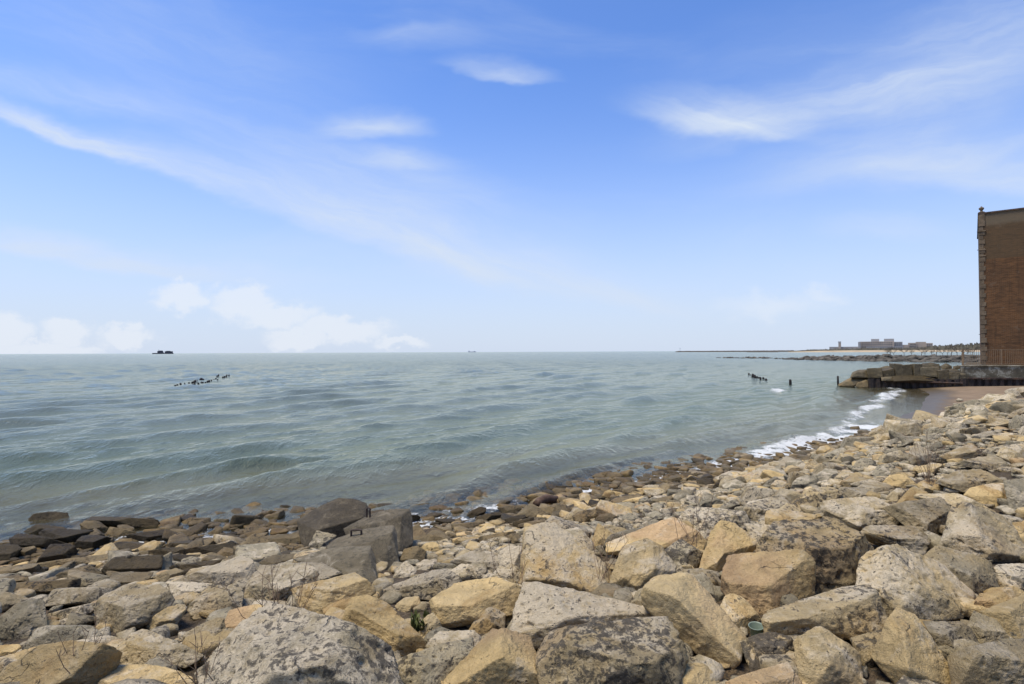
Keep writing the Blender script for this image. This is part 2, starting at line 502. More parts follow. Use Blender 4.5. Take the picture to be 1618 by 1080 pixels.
def terrain_z(P, detail=False):
    P = np.atleast_2d(np.asarray(P, float))
    dt, de = sdist(P, TOE), sdist(P, EDGE)
    base = np.where(de > 0, np.minimum(0.065 * de, 0.40), np.where(de > -2, 0.05 * de, np.maximum(-.1 + 0.12 * (de + 2), -2.6)))
    w = 9.5 + (5.4 - 9.5) * smooth01((P[:, 0] - 3.0) / 9.0)
    t = np.clip(dt / w, 0, 1)
    bank = (2.0 - 0.0) * (0.35 * t + 0.65 * smooth01(t))
    z = np.maximum(base, np.where(dt > 0, bank + base * (1 - t), base))
    z = np.where(dt > 0, np.minimum(z, 2.05), z)
    if detail:
        q = np.column_stack([P, np.zeros(len(P))])
        near = np.exp(-np.abs(P[:, 1]) / 60.0)
        z = z + near * np.where(dt > 0.3, 0.07, 0.012) * fbm(q * 1.7, 3, .55, 41)
    return z


def polar_grid(angs, rads, origin=(0, 0)):
    A, Rr = np.meshgrid(np.radians(angs), rads)
    X = origin[0] + Rr * np.sin(A); Y = origin[1] + Rr * np.cos(A)
    nr, na = A.shape
    i = np.arange(nr * na).reshape(nr, na)
    F = np.stack([i[:-1, :-1], i[:-1, 1:], i[1:, 1:], i[1:, :-1]], -1).reshape(-1, 4)
    return np.column_stack([X.ravel(), Y.ravel()]), F


M_SOIL = rock_material('rubble_soil', tan=(0.16, 0.115, 0.065), grey=(0.09, 0.07, 0.048), pale=(0.20, 0.16, 0.11), bump=1.6)
angs = np.concatenate([np.arange(-180, -62, 6.0), np.arange(-62, 62, 0.55), np.arange(62, 180.1, 6.0)])
rads = np.concatenate([[0.02], np.geomspace(0.6, 75, 260), np.geomspace(80, 20000, 40)])
P2, F2 = polar_grid(angs, rads)
Z2 = terrain_z(P2, True)
V2 = np.column_stack([P2, Z2])
fc = P2[F2].mean(1)
sandf = (sdist(fc, TOE) < 0.0) & (sdist(fc, EDGE) > -7.0) & (fc[:, 0] > 9) & (fc[:, 0] < 75) & (fc[:, 1] < 75)


def sub_mesh(name, V, F, mat):
    u, inv = np.unique(F, return_inverse=True)
    return mesh_np(name, V[u], inv.reshape(F.shape), mat)


def sand_mat():
    m, T = new_mat('brown_sand')
    pos = T.n('ShaderNodeNewGeometry').outputs['Position']
    z = T.n('ShaderNodeSeparateXYZ', {0: pos}).outputs[2]
    a = T.noise(pos, .8, 5, .6, .4); b = T.noise(pos, 30, 5, .7)
    c = T.mix(T.ss(a, .3, .7), (0.175, 0.122, 0.072), (0.245, 0.175, 0.105))
    c = T.mix(T.m('MULTIPLY', T.ss(b, .5, .7), .4), c, (0.13, 0.085, 0.055))
    wet = T.ss(T.m('ADD', z, T.m('MULTIPLY', T.m('SUBTRACT', a, .5), .10)), .05, .15, 1.0, 0.0)
    c = T.mix(wet, c, T.mix(1.0, c, (.50, .52, .46), 'MULTIPLY'))
    bp = T.n('ShaderNodeBump', {'Height': b, 'Strength': T.m('SUBTRACT', .5, T.m('MULTIPLY', wet, .42)), 'Distance': .02})
    finish(T, c, T.m('SUBTRACT', .9, T.m('MULTIPLY', wet, .52)), bp.outputs[0], T.m('SUBTRACT', .25, T.m('MULTIPLY', wet, .08)))
    return m


M_SAND = sand_mat()
g = tag(link('ground', sub_mesh('ground', V2, F2[~sandf], M_SOIL)), kind='structure')
g.color = (.45, .35, .6, 0)
tag(link('beach', sub_mesh('beach', V2, F2[sandf], M_SAND)), kind='structure')

# ------------------------------------------------------------------ lake
def waves(P):
    r = np.hypot(P[:, 0], P[:, 1])
    q3 = np.column_stack([P, np.zeros(len(P))])
    warp = 0.9 * fbm(q3 * 0.06, 2, .5, 61)
    grp = np.clip(0.80 + 1.5 * fbm(q3 * 0.085, 2, .5, 71), 0.10, 1.9)
    grp2 = np.clip(0.8 + 1.6 * fbm(q3 * 0.22, 2, .5, 77), 0.0, 2.2)
    z = np.zeros(len(P))
    rg = np.random.default_rng(5)
    base = math.atan2(-0.56, 0.83)
    for lam, amp, sprd, sh in [(5.6, .125, .03, 3.8), (4.1, .055, .22, 2.6), (3.1, .034, -.28, 2.0), (2.3, .022, .4, 1.4), (1.7, .017, -.5, 1.3),
                               (1.15, .013, .25, 1.3), (.82, .010, -.3, 1.2), (.55, .007, .65, 1.1), (.40, .0036, -.8, 1.0)]:
        a = base + sprd
        k = 2 * math.pi / lam
        ph = k * (P[:, 0] * math.cos(a) + P[:, 1] * math.sin(a)) + rg.uniform(0, 6.28) + warp * (1.0 if lam > 3 else 2.0)
        s = ((np.sin(ph) + 1) * .5) ** sh
        fade = np.clip((lam * 75 - r) / (lam * 40), 0, 1)
        z += amp * 2 * (s - .33) * fade * (grp if lam > 3 else grp2)
    return z


WANG = np.concatenate([np.arange(-110, -54, 2.0), np.arange(-54, 52, 0.175), np.arange(52, 80, 2.0)])
WRAD = np.concatenate([np.geomspace(6.0, 60, 520), np.geomspace(60, 420, 130)[1:], np.geomspace(430, 30000, 30)])
PW, FW = polar_grid(WANG, WRAD)
de = sdist(PW, EDGE)
rw = np.hypot(PW[:, 0], PW[:, 1])
q3 = np.column_stack([PW, np.zeros(len(PW))])
zw = waves(PW)
shal = smooth01((-de + 0.3) / 6.5)
right = smooth01((PW[:, 0] - 4.0) / 7.0) * smooth01((60 - PW[:, 1]) / 10)
# the little surf line in front of the beach
nl = fbm(q3 * 0.35, 3, .5, 91)
loc = -de - (1.15 + 1.25 * smooth01((PW[:, 0] - 12) / 8)) + 0.75 * nl
prof = np.exp(-np.clip(loc, 0, None) ** 2 / 0.55) * np.exp(-np.clip(-loc, 0, None) ** 2 / 0.16)
zw = zw * (0.10 + 0.90 * shal)
zw = zw + 0.17 * prof * right * np.clip(.75 + 1.1 * fbm(q3 * 0.5, 2, .5, 95), .15, 1.4)
fine = fbm(q3 * 2.4, 4, .6, 101)
foam = np.clip((0.60 + .6 * fbm(q3 * .45, 2, .5, 131)) * np.exp(-((loc + 0.28) / 0.55) ** 2) * 1.25 + 0.55 * fine * np.exp(-((loc + 0.3) / 1.0) ** 2), 0, 1) * right
wash = np.clip(1.15 - np.abs(de + 0.45) / (0.85 + 0.5 * right), 0, 1) * np.clip(0.62 + 1.5 * fbm(q3 * 0.9, 3, .55, 107) + .5 * fine, 0, 1)
wash = 1.25 * wash * (0.75 + 0.6 * smooth01((PW[:, 0] - 0.5) / 5)) * (1 - .75 * smooth01((PW[:, 0] - 15) / 4))
foam = np.maximum(foam, wash)
behind = np.clip(np.exp(-np.clip(loc - .2, 0, None) / 1.3) * (loc > 0) * (0.05 + 1.0 * fbm(q3 * 0.8, 3, .55, 113)), 0, .6) * right
foam = np.maximum(foam, behind)


def breaker(px, py, ln, amp, fo):
    """a small spilling crest out on the lake, its place read off the waterline in the photograph"""
    global zw, foam
    d = ray(px, py); t = -CAMPOS[2] / d[2]; c = CAMPOS + d * t
    ca, sa = math.cos(math.atan2(0.80, 0.60)), math.sin(math.atan2(0.80, 0.60))
    X = PW[:, 0] - c[0]; Y = PW[:, 1] - c[1]
    al = X * ca + Y * sa; ac = -X * sa + Y * ca
    ac = ac + 0.25 * fbm(q3 * .7, 2, .5, 120) + 0.02 * al * al * (1 if ln < 5 else .3)
    e = np.exp(-(al / ln) ** 2)
    zw = zw + amp * e * np.exp(-(ac / np.where(ac > 0, .75, .35)) ** 2)
    foam = np.maximum(foam, fo * e * np.clip(1.4 * np.exp(-((ac + .22) / .38) ** 2) + .5 * fine, 0, 1))


breaker(1225, 617, 3.0, .28, 1.0)
breaker(1075, 664, 2.6, .15, .35)
breaker(1395, 628, 3.0, .16, .95)
breaker(300, 750, 4.2, .20, .0)
breaker(905, 752, 4.2, .18, .0)
foam = np.where(de > 1.2, 0, foam)
depth = np.maximum(0.0, zw - terrain_z(PW))
lake_me = mesh_np('lake', np.column_stack([PW, zw]), FW)
for nm, arr in (('depth', depth), ('foam', foam), ('dist', rw)):
    at = lake_me.attributes.new(nm, 'FLOAT', 'POINT'); at.data.foreach_set('value', arr.astype(np.float32))


def water_mat():
    m, T = new_mat('lake_water')
    pos = T.n('ShaderNodeNewGeometry').outputs['Position']
    A = lambda s: T.n('ShaderNodeAttribute', attribute_name=s, attribute_type='GEOMETRY').outputs['Fac']
    dep, fo, di = A('depth'), A('foam'), A('dist')
    rot = T.n('ShaderNodeMapping', {'Vector': pos, 'Rotation': (0, 0, R(26.8)), 'Scale': (1.0, .42, 1.0)}).outputs[0]
    b1 = T.noise(rot, 1.6, 5, .6, .6); b2 = T.noise(rot, 6.0, 4, .6, .4)
    far = T.n('ShaderNodeMapping', {'Vector': pos, 'Rotation': (0, 0, R(12)), 'Scale': (.10, .30, 1.0)}).outputs[0]
    b3 = T.noise(far, 1.0, 5, .65, .5)
    calm = T.ss(dep, .02, .30, .25, 1.0)
    f1 = T.m('MULTIPLY', calm, 1.0)
    b4 = T.noise(rot, 19.0, 3, .6, .3)
    h = T.m('ADD', T.m('MULTIPLY', b1, .11), T.m('MULTIPLY', b2, .068))
    h = T.m('ADD', h, T.m('MULTIPLY', b4, .020))
    h = T.m('ADD', h, T.m('MULTIPLY', b3, T.ss(di, 40, 200, 0.0, .55)))
    bp = T.n('ShaderNodeBump', {'Height': h, 'Strength': T.m('MULTIPLY', f1, .85), 'Distance': 1.0})
    N = bp.outputs[0]
    fr = T.n('ShaderNodeFresnel', {'IOR': 1.33, 'Normal': N}).outputs[0]
    murk = T.mix(T.ss(dep, .1, 1.0), (0.150, 0.140, 0.092), (0.088, 0.110, 0.082))
    murk = T.mix(T.ss(dep, 1.0, 2.6), murk, (0.115, 0.138, 0.118))
    dif = T.n('ShaderNodeBsdfDiffuse', {'Color': murk, 'Normal': N})
    tr = T.n('ShaderNodeBsdfTransparent', {'Color': (.90, .92, .86, 1)})
    body = T.n('ShaderNodeMixShader', {0: T.ss(dep, .02, .60, .04, 1.0)})
    T.t.links.new(tr.outputs[0], body.inputs[1]); T.t.links.new(dif.outputs[0], body.inputs[2])
    gl = T.n('ShaderNodeBsdfGlossy', {'Color': (1.0, .965, .79, 1), 'Roughness': T.ss(di, 20, 300, .05, .20), 'Normal': N})
    wtr = T.n('ShaderNodeMixShader', {0: T.m('MULTIPLY', fr, .95)})
    T.t.links.new(body.outputs[0], wtr.inputs[1]); T.t.links.new(gl.outputs[0], wtr.inputs[2])
    n1 = T.noise(pos, 9.0, 6, .68, .8); n2 = T.noise(pos, 2.2, 4, .6, .8)
    fm = T.m('ADD', fo, T.m('MULTIPLY', T.m('SUBTRACT', n1, .5), 1.9))
    fm = T.m('ADD', fm, T.m('MULTIPLY', T.m('SUBTRACT', n2, .5), .5))
    fm = T.m('MULTIPLY', T.ss(fm, .42, .98), T.ss(fo, .02, .16))
    fd = T.n('ShaderNodeBsdfDiffuse', {'Color': (.66, .665, .63, 1), 'Normal': T.n('ShaderNodeBump', {'Height': n1, 'Strength': .6, 'Distance': .05}).outputs[0]})
    fin = T.n('ShaderNodeMixShader', {0: T.m('MULTIPLY', fm, .82)})
    T.t.links.new(wtr.outputs[0], fin.inputs[1]); T.t.links.new(fd.outputs[0], fin.inputs[2])
    o = T.n('ShaderNodeOutputMaterial'); T.t.links.new(fin.outputs[0], o.inputs[0])
    return m


lake_me.materials.append(water_mat())
tag(link('lake', lake_me), kind='structure')

# ------------------------------------------------------------------ boulders read off the photograph one by one
CROP = {'A': (0, 760, 2.996), 'B': (400, 740, 2.996), 'C': (800, 740, 3.177), 'D': (1180, 740, 3.176), 'E': (1040, 500, 2.799),
        'F': (640, 760, 5.393), 'G': (940, 680, 5.393), 'H': (1220, 640, 5.393), 'I': (1418, 600, 6.75), 'J': (1300, 510, 5.088)}
#          tan  pale dark wet
KIND = {'tan': (.85, .42, .30, 0), 'ochre': (1.1, .26, .16, 0), 'lichen': (.28, .74, .68, 0), 'grey': (.00, .46, .62, 0),
        'pale': (.35, .92, .36, 0), 'dark': (.05, .15, .50, 1.0), 'brown': (.40, .18, .50, .66), 'shade': (.35, .30, .62, .10),
        'mid': (.38, .50, .56, 0)}
GEN = {'tan': 'tan limestone boulder wedged among larger boulders of the bank', 'ochre': 'small yellow ochre boulder tucked between grey boulders of the bank',
       'lichen': 'lichen-crusted pale boulder in the boulder bank', 'grey': 'grey weathered boulder in the boulder bank',
       'pale': 'whitish stone near the foot of the boulder bank', 'dark': 'dark wet slab of stone at the water edge',
       'brown': 'damp brown stone at the foot of the boulder bank', 'shade': 'shaded brown boulder low between larger boulders',
       'mid': 'beige-grey speckled boulder in the boulder bank'}
DK = 'flat-topped dark wet slab in the slab pile at the lake edge'
HEROES = []      # (polygon, depth)


def T2(s):
    return [tuple(float(v) for v in w.split(',')) for w in s.split()]


def hero(crop, kind, outline, ridge='', label=None, D=None, mat=None, p=None, name='boulder', cat='boulder', rough=1.0, strata=0.0,
         thick=0.75, lean=0.32, color=None, group=None, reg=True, merge=None):
    ox, oy, s = CROP[crop]
    O = np.array([(ox + x / s, oy + y / s) for x, y in T2(outline)])
    seed = int(abs(O[0, 0] * 7 + O[0, 1] * 13)) % 9973
    rg = np.random.default_rng(seed + 1)
    lo, hi = O.min(0), O.max(0)
    wpx, hpx = hi - lo
    cx, cy = (O.mean(0) + (lo + hi) / 2) / 2
    spx = math.sqrt(wpx * hpx)
    if D is None:
        d = ray(cx, cy)
        tt = np.geomspace(1.6, 70, 700)
        q = CAMPOS + d * tt[:, None]
        hit = q[:, 2] <= terrain_z(q[:, :2]) + 0.28 * spx / FPX * tt
        D = float(tt[np.argmax(hit)])
    S = spx / FPX * D
    HH = hpx / 2
    pts = []

    def at(px, py, off):
        return CAMPOS + ray(px, py) * (D + lean * S * (cy - py) / HH + off)
    for x, y in (np.array([cx, cy]) + (O - np.array([cx, cy])) * 1.03):
        pts.append(at(x, y, rg.uniform(-.05, .05) * S))
    R_ = T2(ridge) if ridge else []
    if R_:
        for w in R_:
            b = w[2] if len(w) > 2 else .26
            pts.append(at(ox + w[0] / s, oy + w[1] / s, -b * S))
    else:
        yl = lo[1] + hpx * rg.uniform(.30, .52)
        for f in (.30, .68):
            pts.append(at(lo[0] + wpx * (f + rg.uniform(-.08, .08)), yl + hpx * rg.uniform(-.06, .10), -rg.uniform(.16, .30) * S))
        pts.append(at(lo[0] + wpx * rg.uniform(.4, .6), lo[1] + hpx * .78, -rg.uniform(.12, .22) * S))
    c0 = np.array([cx, cy])
    for x, y in c0 + (O - c0) * .80:
        pts.append(at(x, y + .10 * hpx, thick * S))
    c, N, Dd = hull_planes(pts, (R(rg.uniform(27, 38)) if merge is None else merge))
    Q = np.array(pts) - c
    _, sv, axes = np.linalg.svd(Q, full_matrices=False)
    axes = axes * (sv / sv.max())[:, None]
    lvl = 6 if spx > 62 else 5 if spx > 24 or cat == 'stone block' else 4
    X, F = rock_verts(N, Dd, axes, lvl, p or rg.uniform(80, 220), rough * .92, seed, S, strata or .35, pits=(1.0 if kind in ('lichen', 'grey', 'mid') else .35))
    zb = X[:, 2].min()
    org = np.array([c[0], c[1], c[2] + zb])
    me = mesh_np(name, X - np.array([0, 0, zb]), F, mat or ROCK)
    o = link(name, me); o.location = org
    o.color = color or KIND[kind]
    o['gen'] = 0 if label and label != DK else 1
    tag(o, label or GEN[kind], cat, group or ('boulders of the bank' if cat == 'boulder' else None))
    if reg: HEROES.append((O, D))
    return o, D


# --- lower left
hero('A', 'lichen', '942,935 1050,795 1090,770 1170,660 1300,628 1450,622 1618,682 1760,778 1890,905 1935,1050 1800,1200 1260,1230 990,1110', '1190,760,.20 1270,930,.34 1560,820,.32 1440,690,.1', 'huge pale lichen-crusted boulder with black patches and an ochre-stained side')
hero('A', 'tan', '-20,940 60,870 185,785 330,780 520,805 565,830 560,870 500,920 430,1010 100,1060 -20,1040', '190,830,.2 520,850,.2 330,930,.3', 'broad flat tan boulder with a smooth ridged top and fine diagonal grain', strata=1.0)
hero('A', 'tan', '205,965 280,925 380,910 405,940 400,1010 220,1020')
hero('A', 'tan', '465,965 500,915 640,890 760,880 830,910 900,930 930,985 800,1060 500,1050', label='low tan boulder lying between the broad flat boulder and the huge lichen one')
hero('A', 'mid', '560,800 590,745 640,715 730,718 830,760 900,800 935,850 880,885 740,872 640,880 575,855', '600,770,.2 760,800,.25', 'grey boulder with a dark left face behind the broad flat tan boulder')
hero('A', 'grey', '100,805 150,730 200,690 330,685 430,690 500,740 500,790 430,797 280,785 180,795', '170,745,.2 420,720,.2', 'oblong grey boulder beside a big dark-faced block, dry stems in front')
hero('A', 'grey', '-30,690 0,640 50,600 110,570 180,562 215,610 225,680 180,720 100,762 40,768 -20,745', '110,640,.25 60,700,.2', 'steep grey boulder with a sharp sloping face near the dark slabs')
hero('A', 'ochre', '-40,780 90,770 103,790 85,830 0,842 -40,830')
hero('A', 'tan', '-30,850 60,815 135,805 140,845 40,905 -30,930')
hero('A', 'shade', '450,600 500,540 560,510 640,490 760,490 830,560 800,610 740,655 640,705 560,728 490,695 455,650', '500,570,.22 610,588,.30 745,568,.2 600,690,.2', 'big dark-faced block with a pale pitted top and undercut brown front', color=(.30, .62, .60, .22))
hero('A', 'tan', '690,690 720,650 790,600 870,585 882,610 850,660 800,692 720,708', label='pointed tan-brown slab leaning against the big dark-faced block')
hero('A', 'pale', '870,460 985,430 1060,385 1150,357 1185,365 1215,430 1190,480 1130,500 1020,520 960,510 880,490', '1060,430,.25 1150,420,.2', 'pale humped boulder with a speckled top below the concrete blocks')
hero('A', 'lichen', '790,490 850,475 960,480 1000,500 985,540 920,562 830,558')
hero('A', 'mid', '900,580 950,540 1060,500 1120,490 1155,520 1145,600 1100,622 1000,642 910,642 890,610', '1060,540,.25')
hero('A', 'ochre', '1060,680 1090,610 1220,580 1290,610 1260,640 1200,650 1130,690 1085,747 1060,735', label='yellow ochre wedge of stone behind the huge lichen boulder')
hero('A', 'mid', '870,740 930,690 1020,645 1060,650 1065,730 1080,770 980,835 900,795 865,765')
hero('A', 'mid', '1150,545 1170,480 1230,420 1330,395 1470,390 1510,440 1480,490 1410,540 1280,588 1160,607', '1175,508,.18 1290,505,.26 1400,503,.2', 'thick slab with a pale top and dark square-cut front edge', color=(.32, .70, .52, .12))
hero('B', 'tan', '200,610 300,540 420,508 480,498 570,560 582,590 450,612 380,642 340,692 240,685', '330,570,.2 470,545,.2', 'striated leaning tan boulder below the concrete blocks', strata=1.4)
hero('B', 'lichen', '30,490 150,452 280,448 360,468 430,512 330,535 230,595 30,580', label='pale flat slab with a black tar patch beside the lowest concrete block')
hero('A', 'lichen', '190,570 250,525 350,505 480,510 545,512 500,555 440,575 370,582 260,590')
hero('A', 'grey', '320,490 325,440 380,425 470,440 522,455 490,490 480,512 380,495 330,512', color=(.2, .3, .6, .35))
hero('A', 'brown', '500,500 520,460 600,430 680,430 715,450 690,490 600,505')
hero('A', 'grey', '690,480 740,450 830,410 872,425 830,460 790,488 720,492', color=(.2, .4, .6, .3))
hero('A', 'lichen', '222,642 300,610 400,588 475,573 462,600 400,642 330,678 240,668')
hero('A', 'grey', '-60,560 0,520 90,540 130,570 60,600 -40,640', color=(.2, .4, .6, .2))
hero('A', 'brown', '0,520 100,480 230,470 320,490 260,520 100,530')
hero('A', 'grey', '240,490 300,480 330,505 290,530 235,520', color=(.2, .3, .6, .35))
DK = 'flat-topped dark wet slab in the slab pile at the lake edge'
DG = 'dark slabs heaped in the water'
for s_, k_, r_ in [('135,180 165,155 250,147 322,152 340,215 300,228 200,222 137,214', 'dark', ''), ('375,205 400,185 470,190 512,220 500,250 440,248 390,228', 'brown', ''),
                   ('612,270 660,245 740,233 782,245 772,264 700,278 640,286', 'dark', ''),
                   ('500,250 520,215 590,230 642,250 632,270 560,268', 'brown', ''), ('180,245 220,222 380,228 422,250 360,288 280,292 200,278', 'dark', ''),
                   ('40,272 80,248 160,255 280,285 332,300 250,316 120,305 50,296', 'dark', ''), ('-40,330 0,300 80,300 106,320 70,368 20,404 -40,404', 'dark', ''),
                   ('72,352 110,315 160,305 177,325 130,362 90,374', 'brown', ''), ('352,302 380,265 460,255 532,270 480,312 400,322', 'dark', ''),
                   ('172,392 210,340 250,298 330,293 372,330 340,382 260,404', 'dark', ''), ('105,240 180,205 300,215 330,235 200,255 110,258', 'dark', ''),
                   ('480,422 520,380 600,355 720,350 767,380 760,432 680,448 560,444 500,448', 'dark', ''),
                   ('735,342 780,318 860,310 882,325 850,348 760,358', 'dark', ''), ('880,332 960,310 1040,298 1115,300 1122,320 1020,343 920,348', 'dark', ''),
                   ('852,407 900,390 1000,375 1047,380 1030,407 950,428 870,433', 'dark', ''), ('220,405 330,365 500,345 560,355 420,385 300,410', 'brown', ''),
                   ('-30,430 60,400 160,390 210,420 120,445 -20,450', 'brown', ''), ('610,345 660,330 715,335 700,352 630,355', 'brown', ''),
                   ('-20,235 60,232 120,245 60,262 -20,262', 'dark', ''), ('820,375 860,350 950,345 945,365 870,385', 'brown', ''), ('780,370 850,345 930,350 860,380 800,395', 'dark', ''),
                   ('0,300 50,290 90,300 60,315 0,320', 'dark', ''), ('-30,480 40,450 130,445 140,475 40,500 -30,505', 'brown', '')]:
    hero('A', k_, s_, r_, DK, group=DG, lean=.2)
hero('A', 'dark', '450,180 500,167 640,175 740,182 757,200 745,222 620,215 520,205', '', 'longest dark slab lying flat on top of the slab pile in the lake', lean=.2)
hero('A', 'ochre', '412,402 430,382 470,380 489,395 482,422 440,428', label='small bright yellow stone among dark wet slabs')
hero('A', 'brown', '1025,342 1060,310 1110,320 1122,345 1080,370 1035,367')
hero('A', 'brown', '1240,262 1330,252 1410,245 1432,270 1422,302 1320,302 1250,292', '1260,275,.2 1400,268,.2', 'brown flat slab butting against the dark concrete block')
hero('A', 'brown', '1335,325 1380,295 1440,300 1442,330 1380,342')
hero('A', 'brown', '1200,400 1290,350 1420,340 1440,360 1330,390 1230,420', label='reddish damp slab below the flat slab by the concrete block')
hero('A', 'brown', '982,247 1020,225 1050,217 1057,235 1030,260 1000,257', label='small brown rock awash in the lake beside the dark slabs')
hero('A', 'brown', '1098,255 1115,235 1150,233 1153,250 1125,262', label='tiny rounded rock awash beside a thin tilted slab')
hero('A', 'brown', '1145,258 1200,240 1270,222 1280,228 1220,252 1160,265', label='thin tilted slab awash in the lake')
hero('A', 'brown', '960,350 1000,335 1040,345 1020,362 970,365')
# --- concrete blocks
blk = dict(mat=CONC, name='concrete_block', cat='concrete block', p=200, rough=.26, merge=0.0, group='concrete blocks at the waterline', thick=1.0, lean=.45)
b1, D1 = hero('B', 'dark', '210,246 300,190 400,142 470,145 532,166 552,226 470,270 420,330 330,400 250,400 228,335', '300,292,.36 520,232,.20', 'darkest tilted concrete block with a rounded top, furthest into the lake', color=(.3, .3, .3, .85), **blk)
b2, D2 = hero('B', 'dark', '430,285 560,215 650,195 738,193 750,232 754,355 700,420 600,470 480,400', '575,262,.30 700,228,.22 690,400,.2', 'dark concrete block with a rusty lifting loop at its upper corner', color=(.4, .3, .3, .62), **blk)
b3, D3 = hero('B', 'grey', '350,368 400,330 520,290 660,270 674,300 688,455 660,485 560,505 420,450 352,392', '372,388,.24 545,352,.34 658,300,.24 600,490,.2', 'grey-brown concrete block with a pale worn edge and lifting loop on top', color=(.4, .3, .3, .38), **blk)
b4, D4 = hero('B', 'mid', '190,430 330,385 450,370 552,367 576,430 584,530 556,545 450,530 330,490', '400,462,.22 545,402,.26 500,520,.2', 'lowest concrete block, tan and weathered, half buried among boulders', color=(.6, .5, .3, .08), **blk)
hero('B', 'grey', '260,372 300,293 392,312 386,330 350,362 330,398 290,404', label='small grey rock wedged against the darkest concrete block')
# --- centre foreground
hero('B', 'tan', '432,700 500,650 590,628 650,650 700,700 732,760 802,820 810,882 660,925 560,842 470,785 428,738', '520,735,.2 690,790,.3 600,690,.15', 'warm pinkish tan boulder with a crumbly cracked side next to the huge lichen boulder', strata=.8)
hero('B', 'ochre', '845,620 900,580 1000,535 1120,520 1200,545 1282,580 1262,640 1232,692 1140,702 1040,718 950,753 870,743 848,680', '872,648,.24 1045,640,.34 1060,705,.25 1200,600,.2', 'orange-tan boulder with a rough reddish top and smooth broken front', strata=.8, color=(1., .16, .16, 0))
hero('B', 'tan', '1020,765 1072,685 1130,655 1196,685 1192,762 1130,795 1060,795', label='short stubby tan boulder standing upright behind the pyramid-shaped one')
hero('B', 'ochre', '905,1000 1000,900 1090,830 1133,758 1242,773 1322,850 1347,930 1345,1070 1100,1120 915,1090', '1212,905,.34 1328,950,.18 1130,900,.30', 'pyramid-shaped boulder with a fresh orange broken top face', color=(.9, .2, .25, 0))
hero('B', 'mid', '815,842 850,800 930,768 1040,770 1082,800 1062,852 960,874 850,875')
hero('B', 'grey', '655,922 780,885 860,843 940,860 1040,880 990,922 925,985 880,1060 690,1070', '800,930,.3', 'low grey pitted boulder between the huge lichen boulder and the pyramid one')
hero('C', 'tan', '68,565 80,400 105,290 240,276 290,310 380,390 512,500 527,560 524,662 400,645 250,610 120,618 75,595', '95,555,.18 300,565,.34 505,595,.2 250,400,.1', 'tall tan boulder with a flat top and pale pitted sloping face', color=(.75, .58, .36, 0))
hero('C', 'mid', '20,790 60,680 130,588 200,580 290,610 460,640 620,690 725,752 640,800 400,830 250,880 130,910 35,860', '195,650,.20 262,780,.32 420,740,.3', 'wedge-shaped boulder with chalk-white crust on its sloping top', color=(.6, .82, .40, 0))
hero('C', 'lichen', '153,950 200,850 330,808 480,780 640,763 775,758 852,850 905,960 884,1005 800,1030 700,1130 300,1160 168,1090', '300,880,.26 600,850,.20 660,980,.34', 'large brown-grey boulder thickly speckled with black and white lichen', color=(.5, .55, .82, 0))
hero('C', 'tan', '690,632 720,560 800,535 900,523 965,570 1062,700 1197,850 1182,900 1132,1022 1082,1033 980,955 860,845 760,745', '830,590,.20 950,730,.30 1110,900,.30 890,700,.3', 'long smooth olive-tan slab leaning diagonally over a dark gap', color=(.70, .30, .30, 0))
hero('C', 'tan', '518,560 560,450 620,380 700,353 790,400 853,490 843,530 760,545 690,605 640,665 570,625 528,592', '590,545,.26 740,505,.28 660,600,.22', 'rounded tan boulder with a dark undercut beneath, right of the tall tan boulder', color=(.7, .55, .36, 0))
hero('C', 'ochre', '500,372 640,320 740,285 815,248 880,278 960,340 1003,370 984,422 900,442 780,412 700,372 560,412 508,432', '800,400,.2 870,345,.26', 'low yellow-tan boulder with a peaked top and angular broken end')
hero('C', 'ochre', '423,382 450,300 470,278 547,330 522,362 500,402 490,442 428,432', label='small upright triangular ochre stone')
hero('C', 'lichen', '788,410 840,375 900,368 952,400 978,450 952,512 880,535 830,492', label='small boulder covered with black and white lichen between tan boulders', color=(.3, .6, .95, 0))
hero('C', 'tan', '958,522 1000,400 1030,330 1080,263 1150,275 1222,340 1263,400 1243,432 1150,445 1090,475 1062,585 1000,555', '1050,475,.26 1090,380,.24 1180,400,.2', 'pinkish tan boulder with a square top and stepped side', color=(.95, .30, .22, 0))
hero('D', 'ochre', '-122,560 -100,480 -40,430 120,424 262,424 322,470 332,560 327,632 240,674 130,718 30,724 -60,692 -120,625', '-95,575,.22 110,592,.34 300,500,.2 100,500,.2', 'bright yellow-tan block with clean broken faces and a flat top', strata=.6)
_, DCUP = hero('C', 'tan', '1066,700 1090,650 1130,626 1190,650 1242,710 1273,770 1242,845 1180,855 1130,795 1078,735', label='rounded tan boulder beside the plastic cup')
hero('C', 'grey', '915,562 970,528 1022,560 1088,640 1064,705 980,660', label='grey lichen boulder peeping out behind the diagonal slab')
hero('D', 'lichen', '-17,930 -10,880 60,840 150,820 222,850 248,900 234,982 130,1025 20,1035', '60,890,.25 180,900,.25', 'roundish boulder blotched black in front of the plastic cup', color=(.45, .55, .95, 0))
hero('C', 'tan', '716,1065 750,1010 850,983 940,983 1022,1010 1068,1060 1064,1140 716,1150', label='pale tan boulder in front of the foot of the diagonal slab')
hero('D', 'tan', '-105,1075 -30,1045 60,1015 130,991 202,997 242,1030 284,1095 100,1150 -95,1140', label='low tan boulder in front of the black-blotched one')
hero('C', 'shade', '628,672 650,620 690,598 722,680 745,745 680,715')
hero('C', 'mid', '-22,602 40,575 92,590 97,640 50,702 0,744 -32,682')
hero('C', 'pale', '-42,432 10,385 60,388 82,440 77,552 10,585 -42,562', color=(.35, .8, .5, 0))
